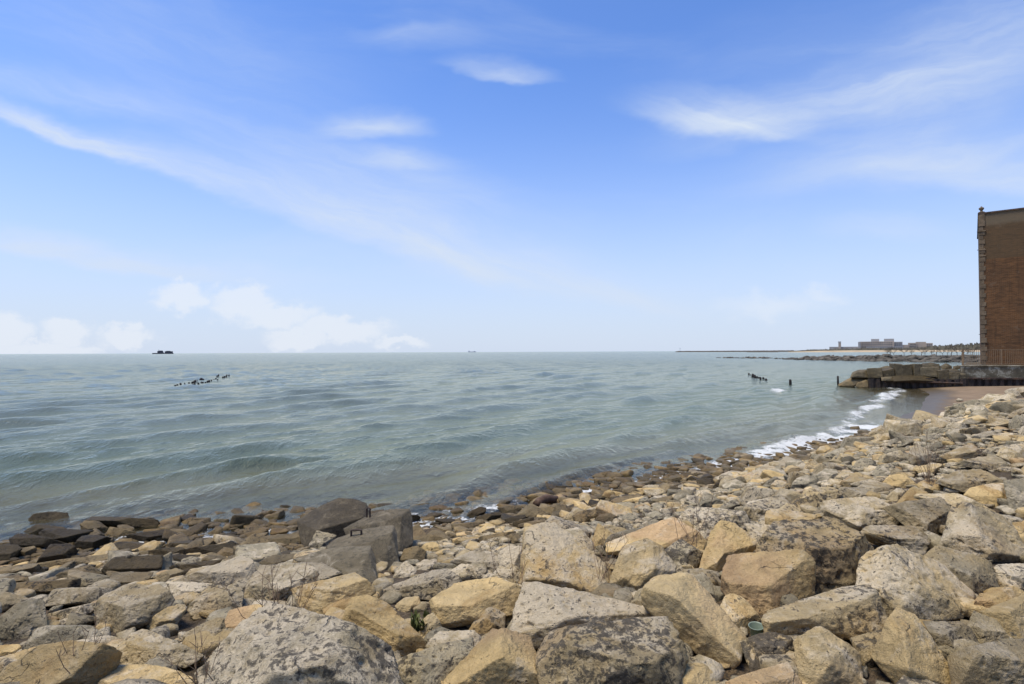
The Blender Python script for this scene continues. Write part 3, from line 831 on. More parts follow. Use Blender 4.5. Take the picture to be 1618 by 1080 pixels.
# --- right foreground
hero('D', 'lichen', '50,390 110,310 220,265 400,248 482,285 562,350 643,410 602,452 562,542 542,614 430,644 330,626 150,520', '200,360,.2 380,400,.3 520,440,.24', 'very large brown boulder mottled with black lichen behind the bright yellow-tan block', color=(.65, .50, .78, 0))
hero('D', 'tan', '93,282 100,240 180,205 280,220 352,250 250,275 150,304')
hero('D', 'grey', '370,187 430,165 560,148 660,148 722,180 763,250 753,293 660,294 560,319 500,294 400,244 373,217', '392,212,.20 560,198,.32 718,212,.2 560,290,.25', 'oblong grey boulder with a pale flat top and shaded front', color=(.40, .62, .42, .05))
hero('D', 'mid', '753,212 810,165 920,150 1002,180 1043,220 1023,272 960,333 910,374 860,304 790,284', '830,235,.22 960,245,.26 905,330,.2', 'rounded brown-grey boulder beside the oblong grey one', color=(.45, .5, .5, .05))
hero('D', 'tan', '563,332 610,300 700,288 870,293 902,340 910,385 882,464 820,414 720,384 620,364', '620,335,.2 760,352,.3 885,365,.2', 'flat boulder with a hollowed, banded top edge', strata=1.6, color=(.6, .6, .45, 0))
hero('D', 'mid', '968,382 1010,290 1030,180 1090,165 1242,220 1332,280 1393,400 1388,474 1300,479 1200,454 1080,424', '1090,330,.24 1250,420,.32 1180,270,.2', 'large beige boulder with a smooth slope and dark pitted lower edge', strata=.6)
hero('D', 'mid', '543,602 560,500 590,440 650,410 760,393 810,404 862,470 982,570 1115,712 1084,758 900,764 760,764 690,744 600,662', '690,500,.22 870,600,.32 760,720,.24 660,600,.25', 'large triangular boulder with a long ridge falling to a point', color=(.5, .6, .6, 0))
hero('D', 'shade', '868,452 930,400 1000,395 1120,430 1222,480 1263,582 1253,624 1130,669 1080,659 1000,584 900,514', '1000,460,.2 1130,540,.3', 'dark mottled boulder sunk behind the triangular ridged one')
hero('D', 'lichen', '1238,502 1260,480 1391,476 1452,500 1452,604 1380,614 1290,604 1245,542')
hero('D', 'ochre', '1268,302 1330,270 1420,268 1484,330 1452,432 1391,444 1320,352', label='smooth yellow boulder at the edge of the large beige one')
hero('D', 'tan', '1138,692 1160,640 1240,610 1330,588 1402,620 1424,722 1330,764 1180,724', '1220,660,.25')
hero('D', 'tan', '1178,732 1260,680 1360,640 1444,640 1484,802 1391,884 1330,889 1270,814', '1320,720,.28', 'tan boulder with stepped facets next to a shaded hollow', strata=.8)
hero('D', 'shade', '1103,792 1140,713 1200,740 1280,800 1333,884 1240,899 1170,884')
hero('D', 'shade', '885,772 960,765 1060,765 1122,800 1168,882 1080,914 1010,955 945,862', label='shaded boulder wedged under the triangular ridged one')
hero('D', 'mid', '1013,982 1080,920 1180,895 1330,890 1420,850 1504,900 1504,1140 1040,1150', '1090,960,.25 1300,950,.34', 'long low boulder with a wavy cracked top edge and shaded front', strata=.8, color=(.4, .45, .5, .10))
hero('D', 'tan', '630,922 680,850 720,760 765,705 830,730 882,790 962,910 1033,1020 1056,1140 800,1150 740,1040 660,985', '790,830,.30 810,1010,.34', 'tall smooth egg-pointed tan boulder standing upright')
hero('D', 'tan', '238,902 260,850 320,810 380,798 452,850 562,920 578,982 595,1140 300,1150 260,1040', '350,850,.20 420,980,.32 300,950,.2', 'upright brown-tan boulder with one sharp vertical ridge', color=(.6, .4, .5, 0))
hero('D', 'mid', '83,762 110,715 250,680 370,630 480,603 590,603 652,660 693,740 698,802 600,854 500,856 380,815 240,854 140,824 88,804', '200,745,.24 480,690,.34 630,720,.22 380,780,.25', 'long humped boulder with a pale rim, behind the plastic cup', color=(.5, .60, .6, 0))
hero('D', 'shade', '515,850 600,845 692,805 700,900 640,1000 585,1020')
hero('D', 'ochre', '688,62 720,30 790,25 832,60 853,92 790,108 720,88', label='ochre boulder with a dark flat face on the right-hand slope', color=(1., .1, .35, 0))
hero('D', 'ochre', '848,82 900,50 1000,60 1043,112 960,134 880,114', color=(.9, .3, .45, 0))
hero('D', 'ochre', '1083,142 1120,100 1200,80 1292,90 1308,150 1293,208 1200,194 1120,168', '1130,135,.2 1280,140,.25', 'sandy yellow boulder with a shaded underside beside a blue-grey one')
hero('D', 'grey', '1298,112 1310,60 1391,48 1474,60 1474,254 1391,274 1330,264', label='blue-grey block with a flat face on the right-hand slope', color=(0., .6, .4, 0))
hero('D', 'ochre', '738,187 790,130 840,93 900,115 933,152 850,164 760,208', label='peaked tan stone showing behind the rounded brown-grey boulder')
hero('D', 'mid', '900,150 960,125 1060,128 1090,150 1240,215 1280,240 1180,240 1000,190')
hero('D', 'mid', '960,62 1060,10 1180,3 1293,70 1284,92 1180,88 1090,122 1000,92', '1060,60,.2 1200,60,.2')
hero('D', 'tan', '468,77 530,40 600,45 613,65 540,88 490,92')
hero('D', 'mid', '553,92 620,65 690,70 742,100 722,132 690,148 620,122')
hero('D', 'mid', '693,147 760,95 812,105 770,162 740,184')
hero('D', 'mid', '218,182 280,120 350,93 430,90 482,130 430,152 370,172 370,214 260,218', '300,140,.25', color=(.5, .5, .75, 0))
hero('D', 'lichen', '428,132 480,95 600,98 683,140 620,154 500,158')
hero('D', 'lichen', '-22,232 0,180 100,148 202,170 222,200 150,214 90,254 20,258')
hero('D', 'grey', '223,82 260,40 310,31 362,60 373,87 300,104', color=(.05, .3, .7, .1))
hero('D', 'brown', '68,82 130,45 165,53 181,87 130,98')
# --- middle: small boulders and shore stones
hero('B', 'lichen', '928,442 1000,405 1090,398 1182,425 1213,452 1180,484 1100,504 1000,455', '1020,440,.2 1150,440,.2')
hero('B', 'lichen', '933,482 990,450 1060,463 1098,500 1050,524 960,524')
hero('B', 'lichen', '1108,522 1160,470 1220,448 1268,480 1268,554 1180,535')
hero('B', 'lichen', '640,575 720,530 830,490 920,478 983,530 960,564 880,594 840,624 700,606', '720,560,.2 860,530,.25', 'long low grey boulder densely speckled behind the orange-tan one')
hero('B', 'brown', '698,432 715,380 770,366 818,390 813,452 770,474 710,464', label='brown blocky stone touching the concrete block with pale worn edge')
hero('B', 'mid', '655,522 690,470 730,440 773,480 763,522 700,544')
hero('B', 'ochre', '333,682 420,620 540,598 603,620 520,654 440,694 370,714', label='flat ochre slab tucked behind the pinkish tan boulder', strata=1.)
hero('B', 'tan', '673,652 720,610 785,603 793,640 750,694 700,694')
hero('B', 'tan', '603,628 625,588 660,592 682,615 660,640')
hero('B', 'mid', '776,792 800,720 850,680 893,740 873,804 810,824')
hero('B', 'shade', '690,740 720,710 760,715 770,750 730,770')
for s_, k_ in [('55,455 130,425 260,400 410,405 400,427 250,452 80,472', 'brown'), ('70,492 150,460 300,441 388,480 340,524 200,534 90,544', 'brown'),
               ('520,302 545,260 640,218 692,225 685,267 600,312 560,324', 'dark'), ('618,322 680,285 800,256 833,280 810,312 700,328 640,348', 'dark'),
               ('793,237 860,215 980,203 993,240 920,278 850,294', 'brown'), ('863,342 920,300 1020,283 1033,320 960,364 890,364', 'dark'),
               ('938,292 1020,220 1110,203 1193,260 1193,302 1100,334 1030,324', 'brown'), ('858,502 900,455 960,438 1008,490 993,538 930,549 870,534', 'brown'),
               ('748,602 800,565 860,546 878,570 850,608 780,629', 'tan'), ('1228,332 1260,260 1330,248 1383,290 1340,354 1260,354', 'brown'),
               ('1428,302 1500,255 1640,233 1664,330 1560,374 1460,344', 'brown'), ('410,402 480,365 560,350 670,350 680,375 560,405', 'brown'),
               ('490,545 560,525 640,520 660,540 580,565', 'brown'), ('655,480 760,450 900,430 940,445 860,490 720,510', 'brown'),
               ('1000,390 1080,340 1180,320 1230,345 1120,375', 'brown'), ('130,570 180,525 260,516 310,560 332,602 220,618 150,614', 'ochre'), ('640,445 700,410 760,400 775,430 700,455', 'dark'),
               ('420,510 480,480 570,490 560,520 470,530', 'tan'), ('750,340 800,318 860,345 840,368 770,370', 'brown'), ('260,340 320,320 420,320 430,360 330,370', 'dark')]:
    hero('F', k_, s_)
hero('F', 'ochre', '132,345 160,312 240,295 258,320 240,348 170,350', label='small tan rock awash by the dark concrete block')
for s_, k_ in [('53,572 80,520 130,498 173,530 168,592 100,604', 'ochre'), ('423,522 480,500 590,496 608,540 560,558 450,573', 'mid'), ('598,522 640,485 690,473 715,505 690,532 620,549', 'dark'),
               ('753,495 800,480 862,483 850,535 800,550', 'pale'), ('863,432 920,408 1000,400 1018,440 960,468 880,492', 'dark'), ('1003,480 1040,445 1075,455 1088,500 1020,504', 'dark'),
               ('983,387 1030,345 1090,336 1103,360 1050,398', 'tan'), ('1093,482 1150,440 1240,428 1293,460 1260,504 1130,514', 'grey'), ('1288,472 1340,410 1430,412 1445,440 1380,492', 'tan'),
               ('1428,472 1490,415 1550,393 1598,450 1583,494 1480,492', 'grey'), ('863,662 900,580 960,528 1010,570 1093,610 1060,664 960,668', 'grey'),
               ('498,602 560,570 650,553 673,580 610,624 540,644', 'brown'), ('388,625 420,600 510,600 540,640 440,652', 'dark'),
               ('218,792 240,730 290,698 380,740 403,770 320,794', 'grey'), ('1448,752 1500,690 1600,673 1664,720 1640,804 1540,844 1470,804', 'tan'),
               ('1040,670 1130,610 1220,595 1240,640 1160,680 1080,700', 'grey'), ('480,760 520,725 570,730 580,760 500,770', 'grey'), ('640,745 680,700 730,700 740,730', 'grey'),
               ('1000,560 1070,535 1150,560 1120,600 1040,600', 'mid'), ('1280,660 1300,590 1330,600 1320,640', 'grey'), ('355,535 370,510 415,512 420,555 370,560', 'pale'),
               ('-20,660 20,620 110,590 160,630 100,670', 'brown'), ('0,780 40,715 130,700 190,740 150,800', 'brown')]:
    hero('G', k_, s_)
hero('G', 'brown', '573,432 640,395 720,383 743,410 690,434 600,449', label='brown flat rock just off the stony waterline, washed by foam')
hero('G', 'tan', '970,200 990,172 1030,172 1038,200 1000,210', label='lone tan rock awash farther out from the stony shore')
hero('G', 'lichen', '1263,692 1300,620 1400,590 1560,568 1644,600 1644,662 1500,704 1400,764 1300,744', '1330,660,.2 1500,630,.25', 'large whitish rough boulder with a shaded hollow on the slope')
hero('G', 'lichen', '698,762 790,670 960,658 1120,700 1262,700 1323,790 1260,844 1080,830 1000,870 950,944 860,884 760,804', '850,740,.2 1100,740,.25 930,860,.2', 'wide pale boulder with a rough pitted surface above the cobbles')
hero('G', 'lichen', '1288,832 1400,800 1500,838 1644,830 1664,1002 1500,1054 1390,1024 1330,934', '', color=(.5, .6, .7, 0))
for s_, k_ in [('258,572 290,490 370,473 433,535 380,569', 'mid'), ('163,692 210,620 290,593 370,620 433,682 360,724 220,719', 'grey'),
               ('368,602 450,540 540,543 593,600 520,654 420,654', 'grey'), ('573,667 640,615 730,593 803,630 740,684 640,694', 'tan'), ('668,562 720,480 800,448 880,478 893,540 820,604 720,594', 'grey'),
               ('1163,472 1180,370 1240,338 1330,398 1430,438 1463,490 1350,504 1200,524', 'lichen'), ('1223,557 1300,510 1420,493 1463,520 1400,574 1290,609', 'tan'),
               ('973,357 1000,295 1080,268 1123,310 1060,344', 'grey'), ('368,392 410,350 480,338 508,380 450,434 390,434', 'tan'),
               ('798,440 840,400 900,388 952,420 920,455 840,462', 'grey'), ('933,482 980,430 1100,388 1173,430 1163,482 1000,509', 'grey'), ('463,295 500,275 542,285 535,312 480,316', 'brown'),
               ('908,300 940,245 1000,233 1053,250 1040,290 960,312', 'tan'), ('845,590 900,510 1000,500 1080,550 1090,575 980,600 880,610', 'grey'), ('1015,500 1050,470 1110,490 1100,520 1040,525', 'tan'),
               ('610,400 660,365 780,365 800,390 700,412', 'tan'), ('1260,290 1330,255 1440,245 1450,275 1350,305 1270,310', 'grey'), ('1280,360 1360,330 1450,325 1460,350 1370,380 1300,385', 'grey'),
               ('720,690 800,640 900,625 990,600 1040,640 960,700 850,710', 'lichen'), ('300,450 330,415 360,430 350,465', 'brown'), ('100,590 160,535 230,530 270,565 200,600', 'brown')]:
    hero('H', k_, s_)
hero('H', 'dark', '583,472 610,438 670,428 723,462 705,505 620,520', label='smooth rounded blackish cobble conspicuous among pale stones', color=(0, .05, .5, .55), p=10)
hero('H', 'pale', '666,182 740,176 748,196 744,213 668,214', label='squared whitish stone lying alone on the wet sand', color=(.8, .7, .1, 0))
hero('I', 'mid', '473,832 560,760 700,703 820,698 883,760 840,834 700,856 560,866', '620,790,.2 780,770,.25', 'smooth beige humped boulder on the right-hand slope below a dark round one', color=(.75, .5, .3, 0))
hero('I', 'grey', '573,622 600,568 700,573 753,620 720,674 640,689', label='dark round boulder with a sharp rim on the right-hand slope', color=(0, .1, .6, .35))
hero('I', 'lichen', '1143,122 1200,90 1350,73 1424,100 1424,194 1250,204 1160,164')
hero('I', 'mid', '648,882 800,840 950,828 1130,848 1203,930 1100,974 900,936 700,926')
hero('I', 'mid', '1048,802 1100,720 1250,688 1404,700 1404,904 1230,924 1150,854')
hero('I', 'ochre', '1250,690 1290,610 1400,590 1404,690', label='orange stone at the upper edge of the right-hand slope')
hero('I', 'pale', '298,440 330,417 410,420 408,462 330,472', color=(.3, 1.2, .1, 0))
hero('I', 'pale', '428,395 470,340 540,335 562,380 520,420', color=(.2, 1.1, .2, 0))
hero('I', 'pale', '618,218 650,195 700,205 702,228 640,234', label='white stone lying on the dry brown sand', color=(.3, 1.3, .0, 0))
for s_, k_ in [('770,610 900,560 1040,550 1060,590 900,640', 'lichen'), ('900,780 960,720 1060,720 1040,780 930,815', 'grey'), ('920,500 1050,440 1200,430 1230,470 1060,520', 'mid'), ('270,650 300,590 400,560 480,600 380,650', 'grey'),
               ('640,380 660,320 740,310 780,350 700,400', 'grey'), ('980,400 1010,350 1080,345 1100,380 1040,425', 'tan'), ('1050,600 1150,560 1300,575 1250,620 1100,630', 'mid'), ('1130,420 1250,330 1400,300 1404,360 1250,390', 'lichen'),
               ('690,460 760,410 900,400 980,440 860,500 720,500', 'grey')]:
    hero('I', k_, s_)

# ------------------------------------------------------------------ stones that fill the bank and the shore
def random_rock(level, seed, flat=1.0, p=14.0, rough=1.0, npl=15):
    rg = np.random.default_rng(seed)
    N = rg.normal(size=(npl, 3)); N /= np.linalg.norm(N, axis=1)[:, None]
    D = rg.uniform(.62, 1.0, npl)
    N = np.vstack([N, np.eye(3), -np.eye(3)]); D = np.concatenate([D, np.array([1.15, .85, .8, 1.15, .85, .8])])
    X, F = rock_verts(N, D, np.eye(3), level, p, rough, seed, 1.6)
    X = X * np.array([1.0, .85, .72 * flat])
    return X, F


BVAR = [mesh_np('boulder', *random_rock(5, 100 + i, rough=1.0, p=70, npl=11), ROCK) for i in range(14)]
CVAR = [mesh_np('cobble', *random_rock(4, 300 + i, flat=(.85 if i % 2 else .5), p=60, npl=9), ROCK) for i in range(12)]
CRAW = [random_rock(3, 400 + i, flat=(.8 if i % 2 else .5), p=50, rough=.8, npl=8) for i in range(12)]


def hero_block(P, rad):
    """-1 free, else the stone would stand in front of (or be lost behind) a traced boulder"""
    px, py, d = project(P)
    bad = np.zeros(len(P), bool)
    rp = rad * FPX / np.maximum(d, .3)
    for O, D in HEROES:
        near = (px > O[:, 0].min() - 60) & (px < O[:, 0].max() + 60) & (py > O[:, 1].min() - 60) & (py < O[:, 1].max() + 60)
        idx = np.nonzero(near & ~bad)[0]
        if not len(idx): continue
        x, y = px[idx], py[idx]
        ins = np.zeros(len(idx), bool); dm = np.full(len(idx), 1e9)
        for a, b in zip(O, np.roll(O, -1, 0)):
            cond = ((a[1] > y) != (b[1] > y)) & (x < (b[0] - a[0]) * (y - a[1]) / (b[1] - a[1] + 1e-9) + a[0])
            ins ^= cond
            ab = b - a; t = np.clip(((x - a[0]) * ab[0] + (y - a[1]) * ab[1]) / (ab @ ab + 1e-9), 0, 1)
            dm = np.minimum(dm, np.hypot(x - a[0] - t * ab[0], y - a[1] - t * ab[1]))
        nearer = d[idx] < D + rad[idx] * .5
        bad[idx] |= ins & (nearer | (dm > rp[idx] * .7))
        bad[idx] |= (~ins) & nearer & (dm < rp[idx] * .65)
    return bad


def scatter(n, rad_fn, keep, box, seed, pack=.72, avoid=True):
    rg = np.random.default_rng(seed)
    P = np.column_stack([rg.uniform(box[0], box[1], n), rg.uniform(box[2], box[3], n)])
    dt = sdist(P, TOE); de_ = sdist(P, EDGE)
    rad = rad_fn(P, dt, rg)
    z = terrain_z(P)
    px, py, d = project(np.column_stack([P, z]))
    ok = keep(P, dt, de_, z) & (d > 0.5) & (np.hypot(P[:, 0], P[:, 1]) > 1.5) & (px > -900) & (px < 3600) & ((px < 1690) | (P[:, 0] > 1.2))
    P, rad, z, dt = P[ok], rad[ok], z[ok], dt[ok]
    bad = hero_block(np.column_stack([P, z + rad * .25]), rad) if avoid else np.zeros(len(P), bool)
    P, rad, z, dt = P[~bad], rad[~bad], z[~bad], dt[~bad]
    cell = {}; out = []
    cs = max(.05, float(rad.max())) * 2
    for i in np.argsort(-rad * rg.uniform(.5, 1.5, len(rad))):
        k = (int(P[i, 0] // cs), int(P[i, 1] // cs)); good = True
        for a in (-1, 0, 1):
            for b in (-1, 0, 1):
                for j in cell.get((k[0] + a, k[1] + b), ()):
                    if (P[i, 0] - P[j, 0]) ** 2 + (P[i, 1] - P[j, 1]) ** 2 < (pack * (rad[i] + rad[j])) ** 2:
                        good = False; break
                if not good: break
            if not good: break
        if good:
            cell.setdefault(k, []).append(i); out.append(i)
    out = np.array(out, int)
    return P[out], rad[out], z[out], dt[out], rg


def stone_kind(p, dt, rg):
    """colour mix: sandy by the water on the right, brown and wet on the left, grey and greenish higher up"""
    r = rg.random()
    if p[0] < -2.0 and 2.6 <= dt < 4.8:
        return 'brown' if r < .4 else 'grey' if r < .8 else 'dark'
    if dt < 2.6:
        if p[0] > 5:
            return 'tan' if r < .42 else 'pale' if r < .58 else 'brown' if r < .72 else 'mid' if r < .9 else 'grey'
        return 'brown' if r < .48 else 'dark' if r < .58 else 'tan' if r < .76 else 'mid' if r < .9 else 'ochre'
    return 'grey' if r < .38 else 'mid' if r < .66 else 'lichen' if r < .85 else 'tan' if r < .96 else 'ochre'


# boulder-sized fill
def rad_b(P, dt, rg):
    hi = np.where(dt < 3.0, .24, np.where(P[:, 0] > 7, .40, .31))
    return rg.uniform(.15, 1, len(P)) ** 1.5 * (hi - .13) + .13


Pb, rb, zb_, db, rg = scatter(11000, rad_b, lambda P, dt, de, z: (dt > 1.3) & (dt < 14.5) & ~((P[:, 0] < -5) & (dt < 5)), (-16, 40, -1.5, 36), 21, .66)
_q = project(np.column_stack([Pb, zb_])); order = np.argsort(-(rb / np.maximum(_q[2], .5)) * ((_q[0] > -40) & (_q[0] < 1660) & (_q[1] < 1120)))
NB = 150
LB = {'grey': 'smaller grey stone filling the boulder bank', 'mid': 'smaller beige stone filling the boulder bank', 'lichen': 'smaller lichen-pale stone filling the boulder bank',
      'tan': 'smaller tan stone filling the boulder bank', 'ochre': 'smaller yellow stone filling the boulder bank', 'brown': 'smaller damp brown stone filling the boulder bank',
      'dark': 'smaller dark wet stone filling the boulder bank', 'pale': 'smaller whitish stone filling the boulder bank'}
for i in order[:NB]:
    k = stone_kind(Pb[i], db[i], rg)
    o = link('boulder', BVAR[rg.integers(len(BVAR))])
    o.location = (Pb[i, 0], Pb[i, 1], zb_[i] + rb[i] * .18)
    o.rotation_euler = (rg.uniform(-.5, .5), rg.uniform(-.5, .5), rg.uniform(0, 6.28))
    o.scale = tuple(rb[i] * 1.12 * rg.uniform(.85, 1.2, 3))
    o.color = KIND[k]
    o['gen'] = 1
    tag(o, LB[k], 'stone', 'smaller stones of the bank: ' + k)
rest_b = order[NB:]

# cobbles of the shore
def rad_c(P, dt, rg):
    far = np.clip(np.hypot(P[:, 0], P[:, 1]) / 40.0, 0, 1)
    return .040 + .13 * rg.random(len(P)) ** 2.2 + .05 * far * rg.random(len(P))


Pc, rc, zc, dc, rg = scatter(42000, rad_c, lambda P, dt, de, z: (z > -.42) & (dt > -3.0) & ((dt < 4.2 + 2.0 * (P[:, 0] > 4)) | (dt < 0)) & ((P[:, 0] < 12) | (dt > -.9)), (-13, 36, 5.0, 36), 23, .62)
_q = project(np.column_stack([Pc, zc])); orc = np.argsort(-(rc / np.maximum(_q[2], .5)) * ((_q[0] > -20) & (_q[0] < 1640)))
NC = 260
LC = {'tan': 'tan cobble in the cobble strip by the lake', 'pale': 'whitish cobble in the cobble strip by the lake', 'brown': 'brown damp cobble in the cobble strip by the lake',
      'dark': 'blackish wet cobble in the cobble strip by the lake', 'mid': 'beige-grey cobble in the cobble strip by the lake', 'grey': 'grey cobble in the cobble strip by the lake',
      'ochre': 'yellow ochre cobble in the cobble strip by the lake', 'lichen': 'pale lichen-crusted cobble in the cobble strip by the lake'}
for i in orc[:NC]:
    k = stone_kind(Pc[i], dc[i], rg)
    o = link('cobble', CVAR[rg.integers(len(CVAR))])
    o.location = (Pc[i, 0], Pc[i, 1], zc[i] + rc[i] * .30)
    o.rotation_euler = (rg.uniform(-.35, .35), rg.uniform(-.35, .35), rg.uniform(0, 6.28))
    o.scale = tuple(rc[i] * 1.25 * rg.uniform(.8, 1.3, 3))
    o.color = KIND[k]
    o['gen'] = 1
    tag(o, LC[k], 'cobble', 'cobbles of the strip: ' + k)

# gravel and pebbles between everything
def rad_p(P, dt, rg):
    return .028 + .06 * rg.random(len(P)) ** 2


Pp, rp_, zp, dp, rg = scatter(30000, rad_p, lambda P, dt, de, z: (z > -.2) & (dt > -1.2) & (dt < 12.5) & ((P[:, 0] < 12) | (dt > -.2)) & (np.hypot(P[:, 0], P[:, 1]) < 22), (-12, 20, 1.5, 24), 29, .50, False)


def merge_stones(name, sets, label, cat):
    VV, FF, CC, RR = [], [], [], []; off = 0
    for P, r, z, d, idx, lift in sets:
        for i in idx:
            X, F = CRAW[rg.integers(len(CRAW))]
            a = rg.uniform(0, 6.28); ca, sa = math.cos(a), math.sin(a); t = rg.uniform(-.35, .35)
            M = np.array([[ca, -sa, 0], [sa, ca, 0], [0, 0, 1]]) @ np.array([[1, 0, 0], [0, math.cos(t), -math.sin(t)], [0, math.sin(t), math.cos(t)]])
            Y = (X * (r[i] * 1.25 * rg.uniform(.8, 1.25, 3))) @ M.T + np.array([P[i, 0], P[i, 1], z[i] + r[i] * lift])
            VV.append(Y); FF.append(F + off); off += len(Y)
            CC.append(np.tile(np.array(KIND[stone_kind(P[i], d[i], rg)]), (len(Y), 1))); RR.append(np.full(len(Y), rg.random()))
    me = mesh_np(name, np.vstack(VV), np.vstack(FF), ROCKA)
    ca_ = me.attributes.new('rock', 'FLOAT_COLOR', 'POINT'); ca_.data.foreach_set('color', np.vstack(CC).astype(np.float32).ravel())
    ra = me.attributes.new('rnd', 'FLOAT', 'POINT'); ra.data.foreach_set('value', np.concatenate(RR).astype(np.float32))
    o = link(name, me); tag(o, label, cat, kind='stuff')
    return o


merge_stones('shore_rubble', [(Pc, rc, zc, dc, orc[NC:], .30), (Pb, rb, zb_, db, rest_b, .18)], 'loose smaller stones covering the shore between lake and boulders', 'rubble')
merge_stones('gravel', [(Pp, rp_, zp, dp, np.arange(len(Pp)), .4)], 'gravel and pebbles in the gaps between the boulders', 'gravel')
print('STONES', len(HEROES), len(Pb), len(Pc), len(Pp))

# ------------------------------------------------------------------ things across the water
def wpt(px, py, z=0.0):
    d = ray(px, py); t = (z - CAMPOS[2]) / d[2]
    return CAMPOS + d * t


def dpt(px, py, D):
    return CAMPOS + ray(px, py) * D


class MB:
    """collects simple solids into one mesh"""
    def __init__(self):
        self.bm = bmesh.new()

    def box(self, c, s, M=None, bev=0.0):
        r = bmesh.ops.create_cube(self.bm, size=1.0)
        v = r['verts']
        bmesh.ops.scale(self.bm, vec=Vector(s), verts=v)
        if M is not None: bmesh.ops.transform(self.bm, matrix=M, verts=v)
        bmesh.ops.translate(self.bm, vec=Vector(c), verts=v)
        if bev:
            es = list({e for w in v for e in w.link_edges})
            bmesh.ops.bevel(self.bm, geom=es, offset=bev, segments=2, affect='EDGES', profile=.5)
        return self

    def prism(self, poly, z0, z1):
        lo = [self.bm.verts.new((x, y, z0)) for x, y in poly]; hi = [self.bm.verts.new((x, y, z1)) for x, y in poly]
        n = len(poly)
        self.bm.faces.new(lo[::-1]); self.bm.faces.new(hi)
        for i in range(n): self.bm.faces.new((lo[i], lo[(i + 1) % n], hi[(i + 1) % n], hi[i]))
        bmesh.ops.recalc_face_normals(self.bm, faces=self.bm.faces)
        return self

    def tube(self, pts, rad, k=6):
        pts = [Vector(p) for p in pts]; rings = []
        rad = rad if hasattr(rad, '__len__') else [rad] * len(pts)
        for i, p in enumerate(pts):
            d = (pts[min(i + 1, len(pts) - 1)] - pts[max(i - 1, 0)]).normalized()
            a = d.cross(Vector((0.31, 0.17, 0.93)));
            if a.length < 1e-3: a = d.cross(Vector((1, 0, 0)))
            a.normalize(); b = d.cross(a)
            rings.append([self.bm.verts.new(p + (a * math.cos(6.2832 * j / k) + b * math.sin(6.2832 * j / k)) * rad[i]) for j in range(k)])
        for r0, r1 in zip(rings[:-1], rings[1:]):
            for j in range(k): self.bm.faces.new((r0[j], r0[(j + 1) % k], r1[(j + 1) % k], r1[j]))
        self.bm.faces.new(rings[0][::-1]); self.bm.faces.new(rings[-1])
        return self

    def lathe(self, prof, k=20):
        rings = [[self.bm.verts.new((r * math.cos(6.2832 * j / k), r * math.sin(6.2832 * j / k), z)) for j in range(k)] for r, z in prof]
        for r0, r1 in zip(rings[:-1], rings[1:]):
            for j in range(k): self.bm.faces.new((r0[j], r0[(j + 1) % k], r1[(j + 1) % k], r1[j]))
        self.bm.faces.new(rings[0][::-1]); self.bm.faces.new(rings[-1])
        return self

    def mesh(self, name, mat, smooth=False):
        me = bpy.data.meshes.new(name); self.bm.normal_update(); self.bm.to_mesh(me); self.bm.free()
        if smooth:
            for p in me.polygons: p.use_smooth = True
        me.materials.append(mat)
        return me

    def build(self, name, mat, parent=None, smooth=False, loc=None):
        o = link(name, self.mesh(name, mat, smooth), parent)
        if loc is not None: o.location = loc
        return o


# --- sheet-pile jetty wall
W0, W1 = np.array([33.3, 53.2]), np.array([49.0, 48.6])
wd = (W1 - W0) / np.linalg.norm(W1 - W0); wl = float(np.linalg.norm(W1 - W0)); wa = math.atan2(wd[1], wd[0])
wall = empty('sheet_pile_wall', (W0[0], W0[1], -.6), wa)
tag(wall, 'dark rusted sheet-pile wall retaining stone blocks beside the sand beach', 'retaining wall')
pw = .56
mbp = MB().prism([(0, 0), (.10, -.17), (.34, -.17), (.44, 0), (pw, 0), (pw, .05), (.42, .05), (.32, -.12), (.12, -.12), (.02, .05), (0, .05)][::-1], 0, 1.0)
pile_me = mbp.mesh('sheet_pile', M_PILE)
for i in range(int(wl / pw)):
    o = link('sheet_pile', pile_me, wall); o.location = (i * pw, random.uniform(-.03, .03), 0); o.scale = (1.012, 1, 1.50 + random.uniform(-.05, .05))
MB().tube([(1.2, -.26, 1.22), (4.0, -.26, 1.20), (7.3, -.26, 1.10)], .075, 8).build('waler_beam', M_RUST, wall)
MB().box((12.0, -.16, 1.56), (8.4, .26, .13)).build('capping_channel', M_RUST, wall)
mb = MB()
for xx in (1.3, 3.4, 5.6, 7.2): mb.box((xx, -.2, 1.16), (.12, .14, .22))
mb.build('waler_bracket', M_RUST, wall)
MB().box((7.6, 1.9, .62), (15.2, 3.4, 1.6)).box((6.6, 2.4, 1.6), (9.0, 2.2, 1.1)).build('rubble_core', M_EARTH, wall)

JW = 'stone blocks piled on the jetty'
blkk = dict(name='stone_block', cat='stone block', reg=False, thick=1.0, rough=.5, p=160, merge=0.0)


def jb(s_, kind, D, label, **kw):
    a = dict(blkk); a.update(kw)
    c = a.pop('color', (.0, .25, .62, .75))
    return hero('J', kind, s_, '', label, D=D, color=c, group=JW, **a)



